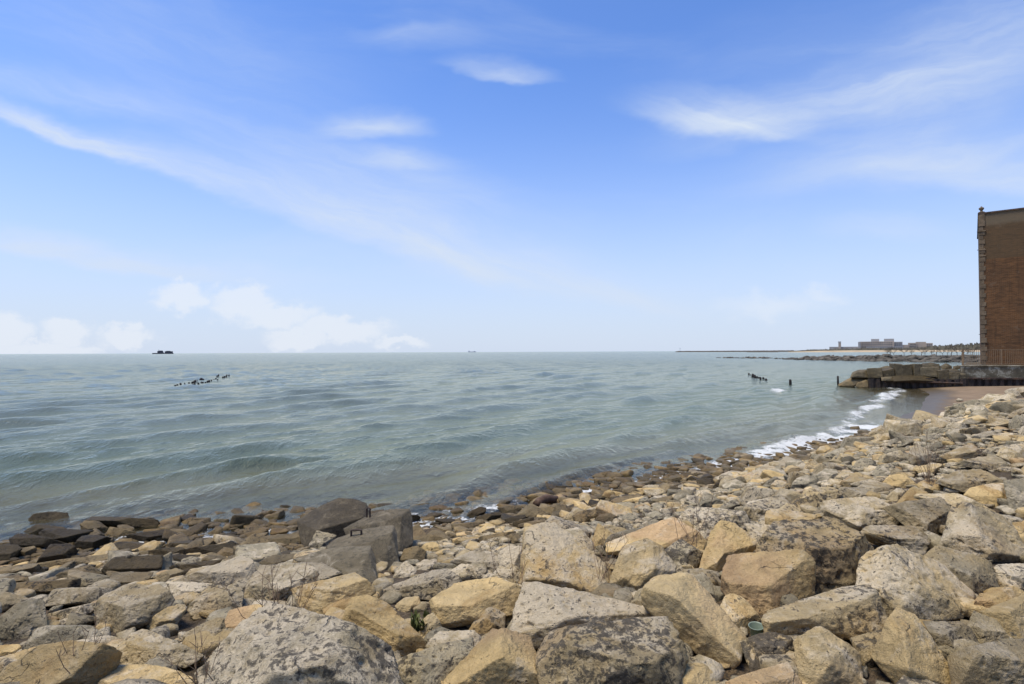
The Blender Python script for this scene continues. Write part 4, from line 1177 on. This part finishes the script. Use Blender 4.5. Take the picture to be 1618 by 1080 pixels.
def jbox(x0, y0, x1, y1, D, label, color=(.0, .3, .5, .78), tilt=0.0, dep=1.3, taper=0.0):
    """squared quarry block: size from its outline on the jetty, edges chipped"""
    cx, cy = 1300 + (x0 + x1) / 2 / 5.088, 510 + (y0 + y1) / 2 / 5.088
    w, h = (x1 - x0) / 5.088 / FPX * D, (y1 - y0) / 5.088 / FPX * D
    c = dpt(cx, cy, D + .3)
    rg = np.random.default_rng(int(x0 * 3 + y0))
    bm = bmesh.new(); bmesh.ops.create_cube(bm, size=1.0)
    for v in bm.verts:
        v.co.x *= w * (1 - taper * (v.co.z + .5)); v.co.y *= dep; v.co.z *= h
        v.co += Vector(rg.normal(size=3)) * .045
    bmesh.ops.bevel(bm, geom=list(bm.edges), offset=.055, segments=2, affect='EDGES', profile=.6)
    bmesh.ops.triangulate(bm, faces=bm.faces)
    bmesh.ops.subdivide_edges(bm, edges=[e for e in bm.edges if e.calc_length() > .12], cuts=4, use_grid_fill=True)
    co = np.array([v.co[:] for v in bm.verts]) ; nz = fbm(co * 2.6 + x0, 3, .6, int(x0))
    for v, n in zip(bm.verts, nz): v.co += v.co.normalized() * float(n) * .06
    me = bpy.data.meshes.new('stone_block'); bm.normal_update(); bm.to_mesh(me); bm.free(); me.materials.append(ROCK)
    o = link('stone_block', me); o.location = (c[0], c[1], c[2]); o.rotation_euler = (rg.normal() * .03, R(tilt), wa + rg.normal() * .10)
    o.color = color; tag(o, label, 'stone block', JW)


jbox(563, 328, 627, 445, 53.0, 'tall upright squared stone block, highest on the jetty')
jbox(629, 336, 700, 442, 52.8, 'squared stone block with a notched side on the jetty crest', (.0, .25, .5, .84))
jbox(701, 331, 771, 442, 52.6, 'smooth upright stone block between two squared blocks on the jetty', (.0, .3, .45, .74))
jbox(777, 352, 890, 430, 52.3, 'wide paler stone block with a slanting side on the jetty', (.0, .35, .45, .70), 4, 1.3, .10)
jbox(906, 378, 984, 462, 51.8, 'tilted stone block beside the wide paler one on the jetty', tilt=-8)
jbox(986, 398, 1056, 460, 51.6, 'small squared stone block near the concrete wall end')
jbox(1060, 408, 1125, 460, 51.5, 'low wedge stone block against the concrete wall end', tilt=-8)
jbox(366, 366, 466, 445, 53.2, 'broad squared stone block near the outer end of the jetty', (.0, .3, .5, .80))
jbox(468, 372, 560, 445, 53.1, 'sloping dark stone block between the broad block and the upright ones', (.0, .25, .6, .85), -14, 1.4)
jb('450,362 500,345 560,345 555,380 460,392', 'dark', 54.5, 'dark flat stone block showing behind the sloping one')
jb('220,438 240,395 290,376 360,374 362,440', 'shade', 53.8, 'rounded dark boulder at the outer end of the jetty')
jb('770,355 800,325 870,318 935,330 950,365 860,372', 'dark', 54.6, 'largest dark rock behind the wide paler block on the jetty')
jb('945,345 990,323 1035,345 1040,372 960,380', 'dark', 54.3, 'dark rock at the back of the jetty above the small squared block')
jb('1045,350 1085,340 1106,350 1100,372 1050,375', 'dark', 54.0, 'small dark rock at the back of the jetty near the concrete wall')
jb('870,350 930,345 960,385 900,395', 'dark', 53.6, 'dark rock wedged between the wide paler block and the tilted one')
jb('990,375 1050,365 1120,385 1060,402 1000,402', 'shade', 53.2, 'flat dark slab lying above the small squared block')
jb('560,425 720,420 780,425 900,425 920,468 700,470 570,468', 'dark', 52.0, 'long dark course of stone above the sheet piles', color=(0, .1, .6, 1.0))
jb('470,435 560,430 565,465 475,465', 'dark', 52.3, 'dark stone low over the sheet piles beneath the sloping block')
jb('128,490 220,442 362,418 366,462 300,490 240,515 130,508', 'brown', 53.9, 'broken brown slab slanting down into the water at the jetty tip', color=(.35, .20, .5, .62), strata=2.0)
jb('262,515 280,480 362,450 366,522 300,526', 'brown', 53.2, 'split brown slab end beside the first sheet pile', color=(.4, .2, .5, .66), strata=2.0)

# --- concrete wall, terrace, fence
CW0 = dpt(1522, 590, 51.7); cwa = wa
cwl = 9.5
cw = empty('concrete_wall', (CW0[0], CW0[1], .72), cwa)
tag(cw, 'stained concrete wall with pale peeling patches below the railing', 'wall')
MB().box((cwl / 2, .35, .64), (cwl, .7, 1.28), bev=.03).build('wall_body', M_WALLC, cw)
MB().box((cwl / 2, .33, 1.325), (cwl + .1, .86, .09), bev=.02).build('coping', M_WALLC, cw)
MB().box((-.5, .9, .25), (1.0, 1.7, 1.0), bev=.04).build('end_block', M_WALLC, cw)
_l = np.array([.640, .768]); _n = np.array([-wd[1], wd[0]])
_a = CW0[:2] + wd * .1 + _n * .6; _b = CW0[:2] + wd * 16 + _n * .6
ter = MB().prism([tuple(_a), tuple(_b), tuple(_b + _l * 20), tuple(_a + _l * 20)], -.6, 2.02).build('terrace', M_EARTH)
tag(ter, kind='structure')
fz = .72 + 1.37
fence = empty('railing', (CW0[0], CW0[1], fz), cwa)
tag(fence, 'brown metal railing with thin vertical pickets on the concrete wall', 'railing')
for k in range(5):
    MB().box((.15 + k * 2.9, .3, .72), (.09, .09, 1.46)).build('post', M_FENCE, fence)
for zz in (1.40, .12): MB().box((cwl / 2, .3, zz), (cwl, .05, .05)).build('rail', M_FENCE, fence)
pk = MB().box((0, 0, .75), (.022, .022, 1.25)).mesh('picket', M_FENCE)
for k in range(int(cwl / .145)):
    if k % 20 == 1: continue
    o = link('picket', pk, fence); o.location = (.15 + k * .145, .3, 0)
# railing returns along the jetty side
fe2 = empty('railing', (CW0[0], CW0[1], fz), math.atan2(.775, .632))
tag(fe2, 'short return of brown railing at the end of the concrete wall, water behind', 'railing')
for k in range(3): MB().box((.5 + k * 2.6, .05, .72), (.09, .09, 1.46)).build('post', M_FENCE, fe2)
for zz in (1.40, .12): MB().box((3.1, .05, zz), (5.4, .05, .05)).build('rail', M_FENCE, fe2)
for k in range(34):
    o = link('picket', pk, fe2); o.location = (.62 + k * .15, .05, 0)

# --- brick building on the terrace
bc = dpt(1551, 560, 56.0)
ba = math.atan2(-.630, .777)
bz = 2.02
bld = empty('brick_building', (bc[0], bc[1], bz), ba)
tag(bld, 'tall windowless brown brick building with stone corner and urn finial', 'building')
BH = 14.85
MB().box((6.0, 8.0, BH / 2), (12.0, 16.0, BH)).build('wall', M_BRICK, bld)
MB().box((6.0, 8.0, BH + .07), (12.2, 16.2, .14)).build('parapet_coping', M_RUST, bld)
q = MB().box((0, 0, .22), (.46, .46, .425), bev=.02).mesh('quoin', M_QUOIN)
q2 = MB().box((0, 0, .22), (.34, .40, .425), bev=.02).mesh('quoin', M_QUOIN)
for k in range(int(BH / .44)):
    o = link('quoin', q if k % 2 else q2, bld); o.location = ((.19 if k % 2 else .13), .17, k * .44)
for zz, w_ in ((13.15, .62), (11.3, .55), (10.7, .55), (2.2, .55)):
    MB().box((.19, .17, zz), (w_, w_, .10), bev=.02).build('string_course', M_QUOIN, bld)
MB().box((.19, .17, BH - .55), (.50, .50, 1.35), bev=.03).build('corner_pier', M_QUOIN, bld)
MB().lathe([(.06, 0), (.26, .02), (.26, .10), (.12, .16), (.09, .24), (.16, .32), (.22, .42), (.20, .52), (.08, .58), (.05, .66), (.01, .68)], 16).build('urn_finial', M_QUOIN, bld, True, (.19, .17, BH + .13))
MB().tube([(3.75, -.08, 1.5), (3.75, -.08, 8.0), (3.7, -.08, 8.6)], .06, 6).build('drain_pipe', M_RUST, bld)
MB().box((5.6, -.012, 12.9), (4.9, .05, 2.4)).build('patched_brickwork', M_BRICK, bld)
for zz in (13.2, 11.4, 3.0):
    MB().box((-.10, .5, zz), (.18, .12, .05)).build('wall_bracket', M_RUST, bld)

# --- old pilings
def piling(px, py, hpx, label, group, dia=.26):
    c = wpt(px, py); D = float((c - CAMPOS) @ (CMN @ np.array([0, 0, -1.0])))
    h = max(.10, hpx / FPX * D)
    rg = np.random.default_rng(int(px * 31 + py * 7))
    r = dia * rg.uniform(.4, .62)
    mb = MB(); k = 9; pts = []
    mb.tube([(0, 0, -.9), (rg.normal() * .01, 0, h * .4), (rg.normal() * .03, rg.normal() * .02, h)], [r * 1.05, r, r * .86], k)
    o = mb.build('timber_piling', M_TIMBER, None, True, (c[0], c[1], 0))
    o.rotation_euler = (rg.normal() * .05, rg.normal() * .06, rg.uniform(0, 6))
    tag(o, label, 'piling', group)


LP = 'worn-down black piling stub in the double row out in the lake'
for x, y in T2('565,592 590,573 628,570 675,560 725,550 760,545 772,542 785,540 800,533 820,525 855,515 866,511 875,508 890,512 1050,473 1066,470 770,575 790,568 835,562 870,545 885,548 915,545 940,535 960,528 985,522 1015,515 1035,510 1060,515 1115,485 1135,483 1155,475 1165,468 1190,465'):
    rr = random.Random(x).uniform(1.8, 3.8)
    piling(200 + x / 7.355, 530.9 + y / 7.355, rr, LP, 'piling stubs in the double row', .19)
for x, y, hh in T2('357,240,35 385,247,6 420,277,60 463,290,55 500,287,26 535,287,15 560,310,36 607,300,16 652,320,9'):
    piling(1150 + x / 10.79, 570 + y / 10.79, hh / 10.79, 'black piling in the short curving row near the jetty', 'pilings of the short row', .25)
piling(1150 + 1067 / 10.79, 570 + 395 / 10.79, 7.2, 'lone squat black piling standing apart between the short row and the jetty', None, .30)
piling(1324.3, 609.5, 16, 'slim black post standing at the broken tip of the jetty', None, .24)

# --- stone breakwater further out
FVAR = []
for i in range(8):
    X, F = random_rock(3, 700 + i, p=26); FVAR.append(mesh_np('stone', X, F, M_FARR))
bw = empty('breakwater', tuple(wpt(1300, 568.3)[:2]) + (0,))
tag(bw, 'low rubble breakwater of dark stones reaching out from behind the jetty', 'breakwater')
path = [(1131, 565.2, .25), (1140, 565.2, .25), (1143, 565.4, .0), (1146, 565.4, .5), (1162, 565.6, .55), (1166, 565.6, .1), (1175, 565.8, .4), (1186, 565.8, .75), (1215, 566.0, .6), (1222, 566.2, .3),
        (1236, 566.6, .3), (1250, 567.2, .7), (1275, 568.2, 1.15), (1300, 568.8, 1.25), (1330, 569.3, 1.25), (1360, 569.8, 1.4), (1400, 570.6, 1.5), (1450, 571.4, 1.6), (1500, 572.0, 1.5), (1560, 572.6, 1.5)]
pa_ = np.array(path)
o0 = np.array(bw.location)
rg = np.random.default_rng(77)
nst = 0
for px in np.concatenate([np.arange(1131, 1250, 3.0), np.arange(1250, 1560, 4.1)]):
    by, hh = np.interp(px, pa_[:, 0], pa_[:, 1]), np.interp(px, pa_[:, 0], pa_[:, 2])
    if hh < .12: continue
    c = wpt(px, by)
    n = 1 if hh < .5 else 2 if hh < 1.0 else 3
    for j in range(n):
        if nst >= 298: break
        f = j / 2.0
        s = (.35 + .45 * hh) * rg.uniform(.65, 1.25) * 1.15
        back = c / np.linalg.norm(c) * (f * 3.0)
        o = link('stone', FVAR[rg.integers(8)], bw)
        o.location = (c[0] + back[0] + rg.normal() * .4 - o0[0], c[1] + back[1] + rg.normal() * .4 - o0[1], max(.0, f * (hh - .35)) + rg.uniform(-.1, .15))
        o.rotation_euler = (rg.uniform(-.4, .4), rg.uniform(-.4, .4), rg.uniform(0, 6.28))
        o.scale = (s * 1.3, s * 1.1, s * .9); nst += 1
core = MB()
for a, b in zip(path[:-1], path[1:]):
    if min(a[2], b[2]) < .5: continue
    A, B = wpt(a[0], a[1]), wpt(b[0], b[1]); d = (B - A); L = np.linalg.norm(d); an = math.atan2(d[1], d[0])
    m = (A + B) / 2 - o0; n_ = np.array([-d[1], d[0]]) / L
    if n_[1] < 0: n_ = -n_
    core.box((m[0] + n_[0] * 1.9, m[1] + n_[1] * 1.9, min(a[2], b[2]) * .3 - .3), (L * 1.0, 3.0, min(a[2], b[2]) * .9 + .3), Matrix.Rotation(an, 4, 'Z'))
core.build('rubble_core', M_FARR, bw)


# --- bare trees behind the breakwater
def bare_tree(seed, h, wide):
    rg = random.Random(seed); trunk = MB(); crown = MB()
    th = h * .34
    top = Vector((rg.uniform(-.06, .06) * h, 0, th))
    trunk.tube([(0, 0, -.5), top * .5 + Vector((rg.uniform(-.03, .03) * h, 0, 0)), top], [h * .028, h * .022, h * .018], 6)

    def grow(p, d, L, r, lv):
        q = p + d * L; m_ = p + d * L * .5 + Vector((rg.uniform(-1, 1), rg.uniform(-1, 1), rg.uniform(-.4, .8))) * L * .10
        crown.tube([p, m_, q], [r, r * .8, r * .6], 4 if lv < 2 else 3)
        if lv >= 4: return
        for _ in range(3 if lv < 3 else 2):
            dd = (d + Vector((rg.gauss(0, .55) * wide, rg.gauss(0, .55) * wide, rg.uniform(-.1, .5)))).normalized()
            grow(p + d * L * rg.uniform(.55, 1.0), dd, L * rg.uniform(.62, .82), r * .62, lv + 1)
    for _ in range(4):
        dd = Vector((rg.gauss(0, .6) * wide, rg.gauss(0, .6) * wide, rg.uniform(.5, 1.0))).normalized()
        grow(top * rg.uniform(.75, 1.0), dd, h * .26, h * .013, 0)
    return trunk.mesh('trunk', M_BARK), crown.mesh('crown', M_BARK)


TV = [bare_tree(i, 1.0, .8 + .25 * (i % 3)) for i in range(5)]
for px, hp in [(1402, 12), (1407, 16), (1413, 13), (1428, 14), (1440, 11), (1456, 15), (1462, 10), (1472, 11), (1479, 15), (1490, 11), (1497, 13), (1503, 20), (1513, 14), (1523, 15), (1528, 12), (1538, 15)]:
    D = 232.0 - (px - 1400) * .12
    c = dpt(px, 561.5, D); h = hp / FPX * D
    rg_ = random.Random(px)
    t = empty('bare_tree', (c[0], c[1], 1.2), rg_.uniform(0, 6.28))
    big = px == 1503
    tag(t, 'fullest bare tree in the row behind the breakwater' if big else 'small leafless tree in the sparse row behind the breakwater', 'tree', None if big else 'leafless trees behind the breakwater')
    v = TV[rg_.randrange(5)]
    for nm, me in (('trunk', v[0]), ('crown', v[1])):
        o = link(nm, me, t); o.scale = (h * 1.25, h * 1.25, h)
# the spit they stand on
P_ = [wpt(px, 565.8 if px < 1420 else 566.2)[:2] for px in (1385, 1420, 1470, 1600)] + [tuple(dpt(1600, 560, 290)[:2]), tuple(dpt(1385, 560, 262)[:2])]
tag(MB().prism([tuple(p) for p in P_], -1, .95).build('spit', M_EARTH), kind='structure')

# --- far shore
def ridge_strip(pts, name, mat, jitter, seed):
    """pts: (px, D, top z, thickness): a long mound with an uneven crest"""
    a = np.array(pts, float); xs = np.arange(a[0, 0], a[-1, 0] + .01, .55)
    V, F = [], []
    for i, px in enumerate(xs):
        D, zt, th = (np.interp(px, a[:, 0], a[:, k]) for k in (1, 2, 3))
        c = dpt(px, 553, D); u = c[:2] / np.linalg.norm(c[:2])
        n = perlin(np.array([[px * .9, seed, 0.5]]))[0] + .6 * perlin(np.array([[px * .31, seed, 4.5]]))[0]
        zt = zt * (1 + jitter * n)
        for f, z in ((0, -1.0), (.18, zt * .72), (.5, zt), (.82, zt * .8), (1, -1.0)):
            V.append((c[0] + u[0] * th * f, c[1] + u[1] * th * f, z))
        if i:
            for k in range(4): F.append((5 * (i - 1) + k, 5 * i + k, 5 * i + k + 1, 5 * (i - 1) + k + 1))
    return link(name, mesh_np(name, V, F, mat, False))


fb = ridge_strip([(1245, 1150, .8, 80), (1290, 1080, 2.6, 160), (1340, 1020, 3.4, 300), (1420, 960, 3.4, 400), (1520, 900, 3.4, 500), (1640, 860, 3.4, 500)], 'far_beach', M_FARB, .05, 3)
tag(fb, kind='structure')
tb = ridge_strip([(1250, 1260, 2.6, 30), (1282, 1230, 5.5, 50), (1320, 1180, 7.0, 80), (1360, 1160, 8.0, 80), (1420, 1140, 8.0, 80), (1455, 1130, 9.0, 80), (1480, 1120, 12.5, 80), (1520, 1110, 15, 80), (1560, 1100, 17, 80), (1640, 1100, 18, 80)], 'far_tree_belt', M_FART, .22, 9)
tag(tb, 'dull olive belt of bare trees along the far shore', 'tree belt', kind='stuff')
hb = ridge_strip([(1067, 1750, 2.0, 12), (1072, 1740, 3.6, 14), (1160, 1650, 3.8, 14), (1255, 1500, 4.2, 16)], 'harbor_breakwater', M_FARR, .12, 5)
tag(hb, 'long thin harbor breakwater on the horizon left of the far shore', 'breakwater')
hb2 = ridge_strip([(1180, 1260, 1.2, 8), (1186, 1250, 2.6, 10), (1224, 1200, 2.4, 10), (1230, 1195, .8, 8)], 'harbor_breakwater', M_FARR, .25, 6)
tag(hb2, 'short low dark breakwater just in front of the long thin one', 'breakwater')
bp_ = dpt(1074.5, 554, 1738)
bea = empty('harbor_beacon', (bp_[0], bp_[1], 2.5))
tag(bea, 'thin pale harbor light mast at the tip of the long breakwater', 'beacon')
MB().tube([(0, 0, -1), (0, 0, 9.0)], .45, 6).build('mast', M_SHIP, bea)
MB().box((0, 0, 9.6), (1.6, 1.6, 1.4)).build('lantern', M_SHIP, bea)

# far building complex: pixels at 1200 m give metres
FD = 1200.0
k_ = FD / FPX
fo = dpt(1390, 551.5, FD)
FBASE = 4.0


def far_block(mb, x0, x1, ytop, dep=30, back=0, ybase=551.6):
    hx = 553.0
    z1 = 3.5 + (hx - ytop) * k_
    mb.box((((x0 + x1) / 2 - 1390) * k_, back + dep / 2, (FBASE - 3 + z1) / 2 - FBASE), ((x1 - x0) * k_, dep, z1 - FBASE + 3))
    return z1


def far_windows(par, x0, x1, ytop, rows, cols, back=-.4, w=.6):
    me = MB().box((0, 0, 0), ((x1 - x0) * k_ / cols * w, .6, 1.7)).mesh('window', M_FARW)
    for r in range(rows):
        for c in range(cols):
            o = link('window', me, par)
            o.location = ((x0 + (x1 - x0) * (c + .5) / cols - 1390) * k_, back, 3.5 + (553.0 - ytop) * k_ - FBASE - 2.6 - r * 4.2)


fbd = empty('institution_building', (fo[0], fo[1], FBASE), -math.atan2(fo[0], fo[1]))
tag(fbd, 'large stepped beige block building on the far shore', 'building')
for nm, x0, x1, yt, dp_, bk, mt in [('main_block', 1363, 1409, 539.2, 60, 0, M_FARC), ('corner_block', 1361, 1364.5, 539.6, 40, -3, M_FARG), ('roof_block', 1378.5, 1389.5, 535.0, 25, 14, M_FARG), ('roof_block', 1396, 1409.2, 535.0, 25, 13, M_FARG),
                                    ('side_block', 1409, 1420, 540.0, 50, 4, M_FARG), ('link_block', 1419, 1428, 544.8, 40, 6, M_FARC), ('low_wing', 1320, 1362, 547.2, 40, 8, M_FARG), ('front_wing', 1372, 1420, 547.6, 20, -22, M_FARG)]:
    mb = MB(); far_block(mb, x0, x1, yt, dp_, bk); mb.build(nm, mt, fbd)
far_windows(fbd, 1366, 1407, 539.2, 3, 14)
far_windows(fbd, 1410, 1419, 540.0, 3, 4, 3.6)
far_windows(fbd, 1373, 1419, 547.6, 1, 16, -22.4)
fb2 = empty('drum_building', (fo[0], fo[1], FBASE), -math.atan2(fo[0], fo[1]))
tag(fb2, 'lower beige building with a rounded end right of the stepped block', 'building')
for nm, x0, x1, yt, dp_, bk in [('main_block', 1428, 1438, 541.8, 40, 8), ('roof_block', 1438, 1450, 540.4, 40, 12), ('end_block', 1449, 1458, 542.4, 40, 6)]:
    mb = MB(); far_block(mb, x0, x1, yt, dp_, bk); mb.build(nm, M_FARC, fb2)
far_windows(fb2, 1429, 1437, 542.2, 3, 5, 7.6); far_windows(fb2, 1450, 1457, 542.6, 3, 3, 5.6)
ft = empty('water_tower', (fo[0], fo[1], FBASE), -math.atan2(fo[0], fo[1]))
tag(ft, 'slim square tower standing apart left of the stepped block', 'tower')
mb = MB(); far_block(mb, 1333.4, 1337.0, 540.4, 5, 0); mb.build('shaft', M_FARC, ft)
mb = MB(); mb.box((-55 * k_, 2.5, 3.5 + 13.6 * k_ - FBASE), (5.6, 6, 2.2)); mb.build('cap', M_FARG, ft)

# water intake crib and a far ship
cp = dpt(257.5, 556.5, 2500.0); ck = 2500.0 / FPX
cr = empty('water_intake_crib', (cp[0], cp[1], 0), -math.atan2(cp[0], cp[1]))
tag(cr, 'dark water intake crib of two buildings standing out on the horizon', 'water crib')
MB().box((0, 0, 1.0), (80, 20, 5.0)).build('platform', M_CRIB, cr)
MB().box((-26, 0, 3.0), (26, 16, 3.0)).build('landing', M_CRIB, cr)
MB().box((-10, 0, 8.0), (22, 16, 10)).build('house', M_CRIB, cr)
MB().box((-8, 0, 13.6), (14, 10, 2.4)).build('roof', M_CRIB, cr)
MB().tube([(-16, 0, 10), (-16, 0, 19)], .7, 5).build('mast', M_CRIB, cr)
MB().box((22, 0, 7.4), (31, 16, 8.6)).build('house', M_CRIB, cr)
MB().box((20, 0, 12.4), (16, 10, 2.2)).build('roof', M_CRIB, cr)
MB().box((2.4, 0, 5.0), (4, 6, 3)).build('footbridge', M_CRIB, cr)
sp_ = dpt(746, 555, 5200.0)
sh = empty('cargo_ship', (sp_[0], sp_[1], 0), -math.atan2(sp_[0], sp_[1]))
tag(sh, 'faint pale grey cargo ship on the open horizon', 'ship')
MB().prism([(-36, -7), (30, -7), (38, 0), (30, 7), (-36, 7)], -2, 5.5).build('hull', M_SHIP, sh)
MB().box((-28, 0, 9), (10, 12, 8)).build('deckhouse', M_SHIP, sh)
MB().box((20, 0, 7.5), (14, 10, 4)).build('forecastle', M_SHIP, sh)

# ------------------------------------------------------------------ small things on the bank
def ground_hit(px, py, lift=0.0):
    d = ray(px, py); tt = np.geomspace(1.5, 70, 1200)
    q_ = CAMPOS + d * tt[:, None]
    i = int(np.argmax(q_[:, 2] <= terrain_z(q_[:, :2]) + lift))
    return q_[i], float(tt[i])


# driftwood
def log(x0, y0, x1, y1, r, label, z=.18):
    A, B = wpt(x0, y0, z), wpt(x1, y1, z)
    rg = random.Random(int(x0)); mb = MB(); n = 9; pts = []; rad = []
    M_ = (A + B) / 2
    for i in range(n):
        f = i / (n - 1); p = A + (B - A) * f
        pts.append((p[0] - M_[0] + rg.gauss(0, .02), p[1] - M_[1] + rg.gauss(0, .02), rg.gauss(0, .012) + .05 * math.sin(f * 5)))
        rad.append(r * (1.0 - .35 * f) * rg.uniform(.82, 1.15))
    mb.tube(pts, rad, 9)
    o = mb.build('driftwood_log', M_DRIFT, None, True, (M_[0], M_[1], z))
    tag(o, label, 'driftwood')


log(849, 797, 893, 783, .11, 'rough reddish-brown driftwood log lying half in the water')
log(884, 810, 919, 804, .085, 'dark straight driftwood pole lying among the shore stones')

# lifting loops cast into the concrete blocks


def loop(blk, px0, px1, py_top, py_bot, D, r=.014):
    pts = [dpt(px0, py_bot, D), dpt(px0, py_top + 1, D), dpt((px0 + px1) / 2, py_top, D), dpt(px1, py_top + 1, D), dpt(px1, py_bot, D)]
    loc = np.array(blk.location)
    MB().tube([tuple(p - loc) for p in pts], r, 6).build('lifting_loop', M_RUST, blk)


loop(b2, 579.5, 584.5, 802, 817, D2 - .12, .012)
loop(b3, 555.0, 571.0, 836.5, 850, D3 + .1, .012)


# plastic cup
def cup_mat():
    m, T = new_mat('frosted_plastic')
    b = T.n('ShaderNodeBsdfPrincipled', {'Base Color': (.30, .37, .29, 1), 'Roughness': .4, 'Transmission Weight': .35, 'Subsurface Weight': .0})
    o = T.n('ShaderNodeOutputMaterial'); T.t.links.new(b.outputs[0], o.inputs[0])
    return m


cd = DCUP - .13
cc = dpt(1196, 1009, cd)
cs = 22.0 * cd / FPX / 2
cup = MB().lathe([(cs * .70, 0), (cs * .74, .004), (cs * .80, cs * .6), (cs * .97, cs * 1.9), (cs * 1.06, cs * 1.92), (cs * 1.06, cs * 2.0), (cs * .98, cs * 2.0), (cs * .93, cs * 1.86), (cs * .74, cs * .5), (cs * .66, .012)], 28).build('plastic_cup', cup_mat(), None, True)
cup.location = tuple(cc); cup.rotation_euler = (R(6), R(-5), 0)
tag(cup, 'pale green translucent plastic cup stuck upright between boulders', 'cup')


# dry weeds and a green tuft
def weed(px, py, h, n, spread, label, mat, seed, lift=.22, leafy=False, D=None):
    if D is None: b, _ = ground_hit(px, py, lift)
    else: b = dpt(px, py, D)
    rg = random.Random(seed); mb = MB()
    for _ in range(n):
        a = rg.uniform(0, 6.28); s_ = rg.gauss(0, spread)
        p0 = Vector((rg.gauss(0, .03), rg.gauss(0, .03), -.18)); d = Vector((math.cos(a) * s_, math.sin(a) * s_, 1)).normalized()
        L = h * .72 * rg.uniform(.55, 1.1); p1 = p0 + d * L * .5 + Vector((rg.gauss(0, .02), rg.gauss(0, .02), 0)); p2 = p1 + (d + Vector((rg.gauss(0, .15), rg.gauss(0, .15), -.1))).normalized() * L * .5
        mb.tube([p0, p1, p2], [.0026, .0019, .0010], 3)
        for _ in range(3 if not leafy else 7):
            f = rg.uniform(.3, 1); q0 = p1 + (p2 - p1) * f if f > .5 else p0 + (p1 - p0) * (f * 2)
            e = (d + Vector((rg.gauss(0, .6), rg.gauss(0, .6), .2))).normalized()
            if leafy:
                sd = e.cross(Vector((0, 0, 1))).normalized() * .012
                v = [mb.bm.verts.new(q0), mb.bm.verts.new(q0 + e * .025 + sd), mb.bm.verts.new(q0 + e * .055), mb.bm.verts.new(q0 + e * .025 - sd)]
                mb.bm.faces.new(v)
            else:
                mb.tube([q0, q0 + e * L * rg.uniform(.12, .3)], [.0016, .0009], 3)
    o = mb.build('dry_weed' if not leafy else 'weed_tuft', mat, None, False, tuple(b))
    tag(o, label, 'weed')


weed(324, 1034, .36, 9, .55, 'dark leafless twiggy weed in front of the huge lichen boulder', M_TWIG, 1, .3)
weed(447, 955, .50, 20, .40, 'tall clump of dry brown stems behind the huge lichen boulder', M_TWIG, 2, .3)
weed(122, 1002, .40, 7, .35, 'few slanting dry stems in front of the oblong grey boulder', M_TWIG, 4, .3)
weed(953, 872, .55, 9, .35, 'dry bent stems beside the upright triangular ochre stone', M_TWIG, 6, .3)
weed(818, 892, .50, 5, .30, 'single tall dry stalk beside the tall tan boulder', M_TWIG, 7, .3)
weed(1466, 738, .85, 16, .35, 'dry stems growing out of the right-hand boulder slope', M_TWIG, 8, .3)
weed(1092, 820, .50, 8, .4, 'dry stems on the wide pale pitted boulder above the cobbles', M_TWIG, 10, .4)
weed(665, 958, .14, 40, .8, 'small green weed tuft in the gap beside the orange-tan boulder', M_LEAF, 12, .15, True)
weed(705, 985, .10, 22, .8, 'tiny green weed tuft under the orange-tan boulder', M_LEAF, 13, .12, True)


# labels of look-alikes say which named stone they lie by
import re
NAMED = []
for o in COL.objects:
    if o.get('gen') == 0 and o.get('category') == 'boulder' or o.get('category') == 'concrete block':
        m_ = re.match(r'^(.*?\b(?:boulder|slab|block|stone|rock|cobble|wedge))\b', o['label'])
        if m_ and len(m_.group(1).split()) <= 5: NAMED.append((np.array(o.location[:2]), m_.group(1)))
NP_ = np.array([n[0] for n in NAMED])
for o in list(COL.objects):
    if 'gen' not in o: continue
    if o['gen'] == 1:
        p_ = np.array(o.location[:2]); dd = np.hypot(*(NP_ - p_).T); j = int(np.argmin(dd))
        look = re.split(r' (?:in the|wedged|tucked|near the|at the|low between|filling)', o['label'])[0]
        if dd[j] < 5.0:
            s0 = sdist(p_[None], TOE)[0] - sdist(NP_[j][None], TOE)[0]
            how = 'lakeward of' if s0 < -.35 else 'landward of' if s0 > .35 else 'next to'
            o['label'] = look + ' ' + how + ' the ' + NAMED[j][1]
            o['group'] = look + 's ' + how + ' the ' + NAMED[j][1]
    del o['gen']
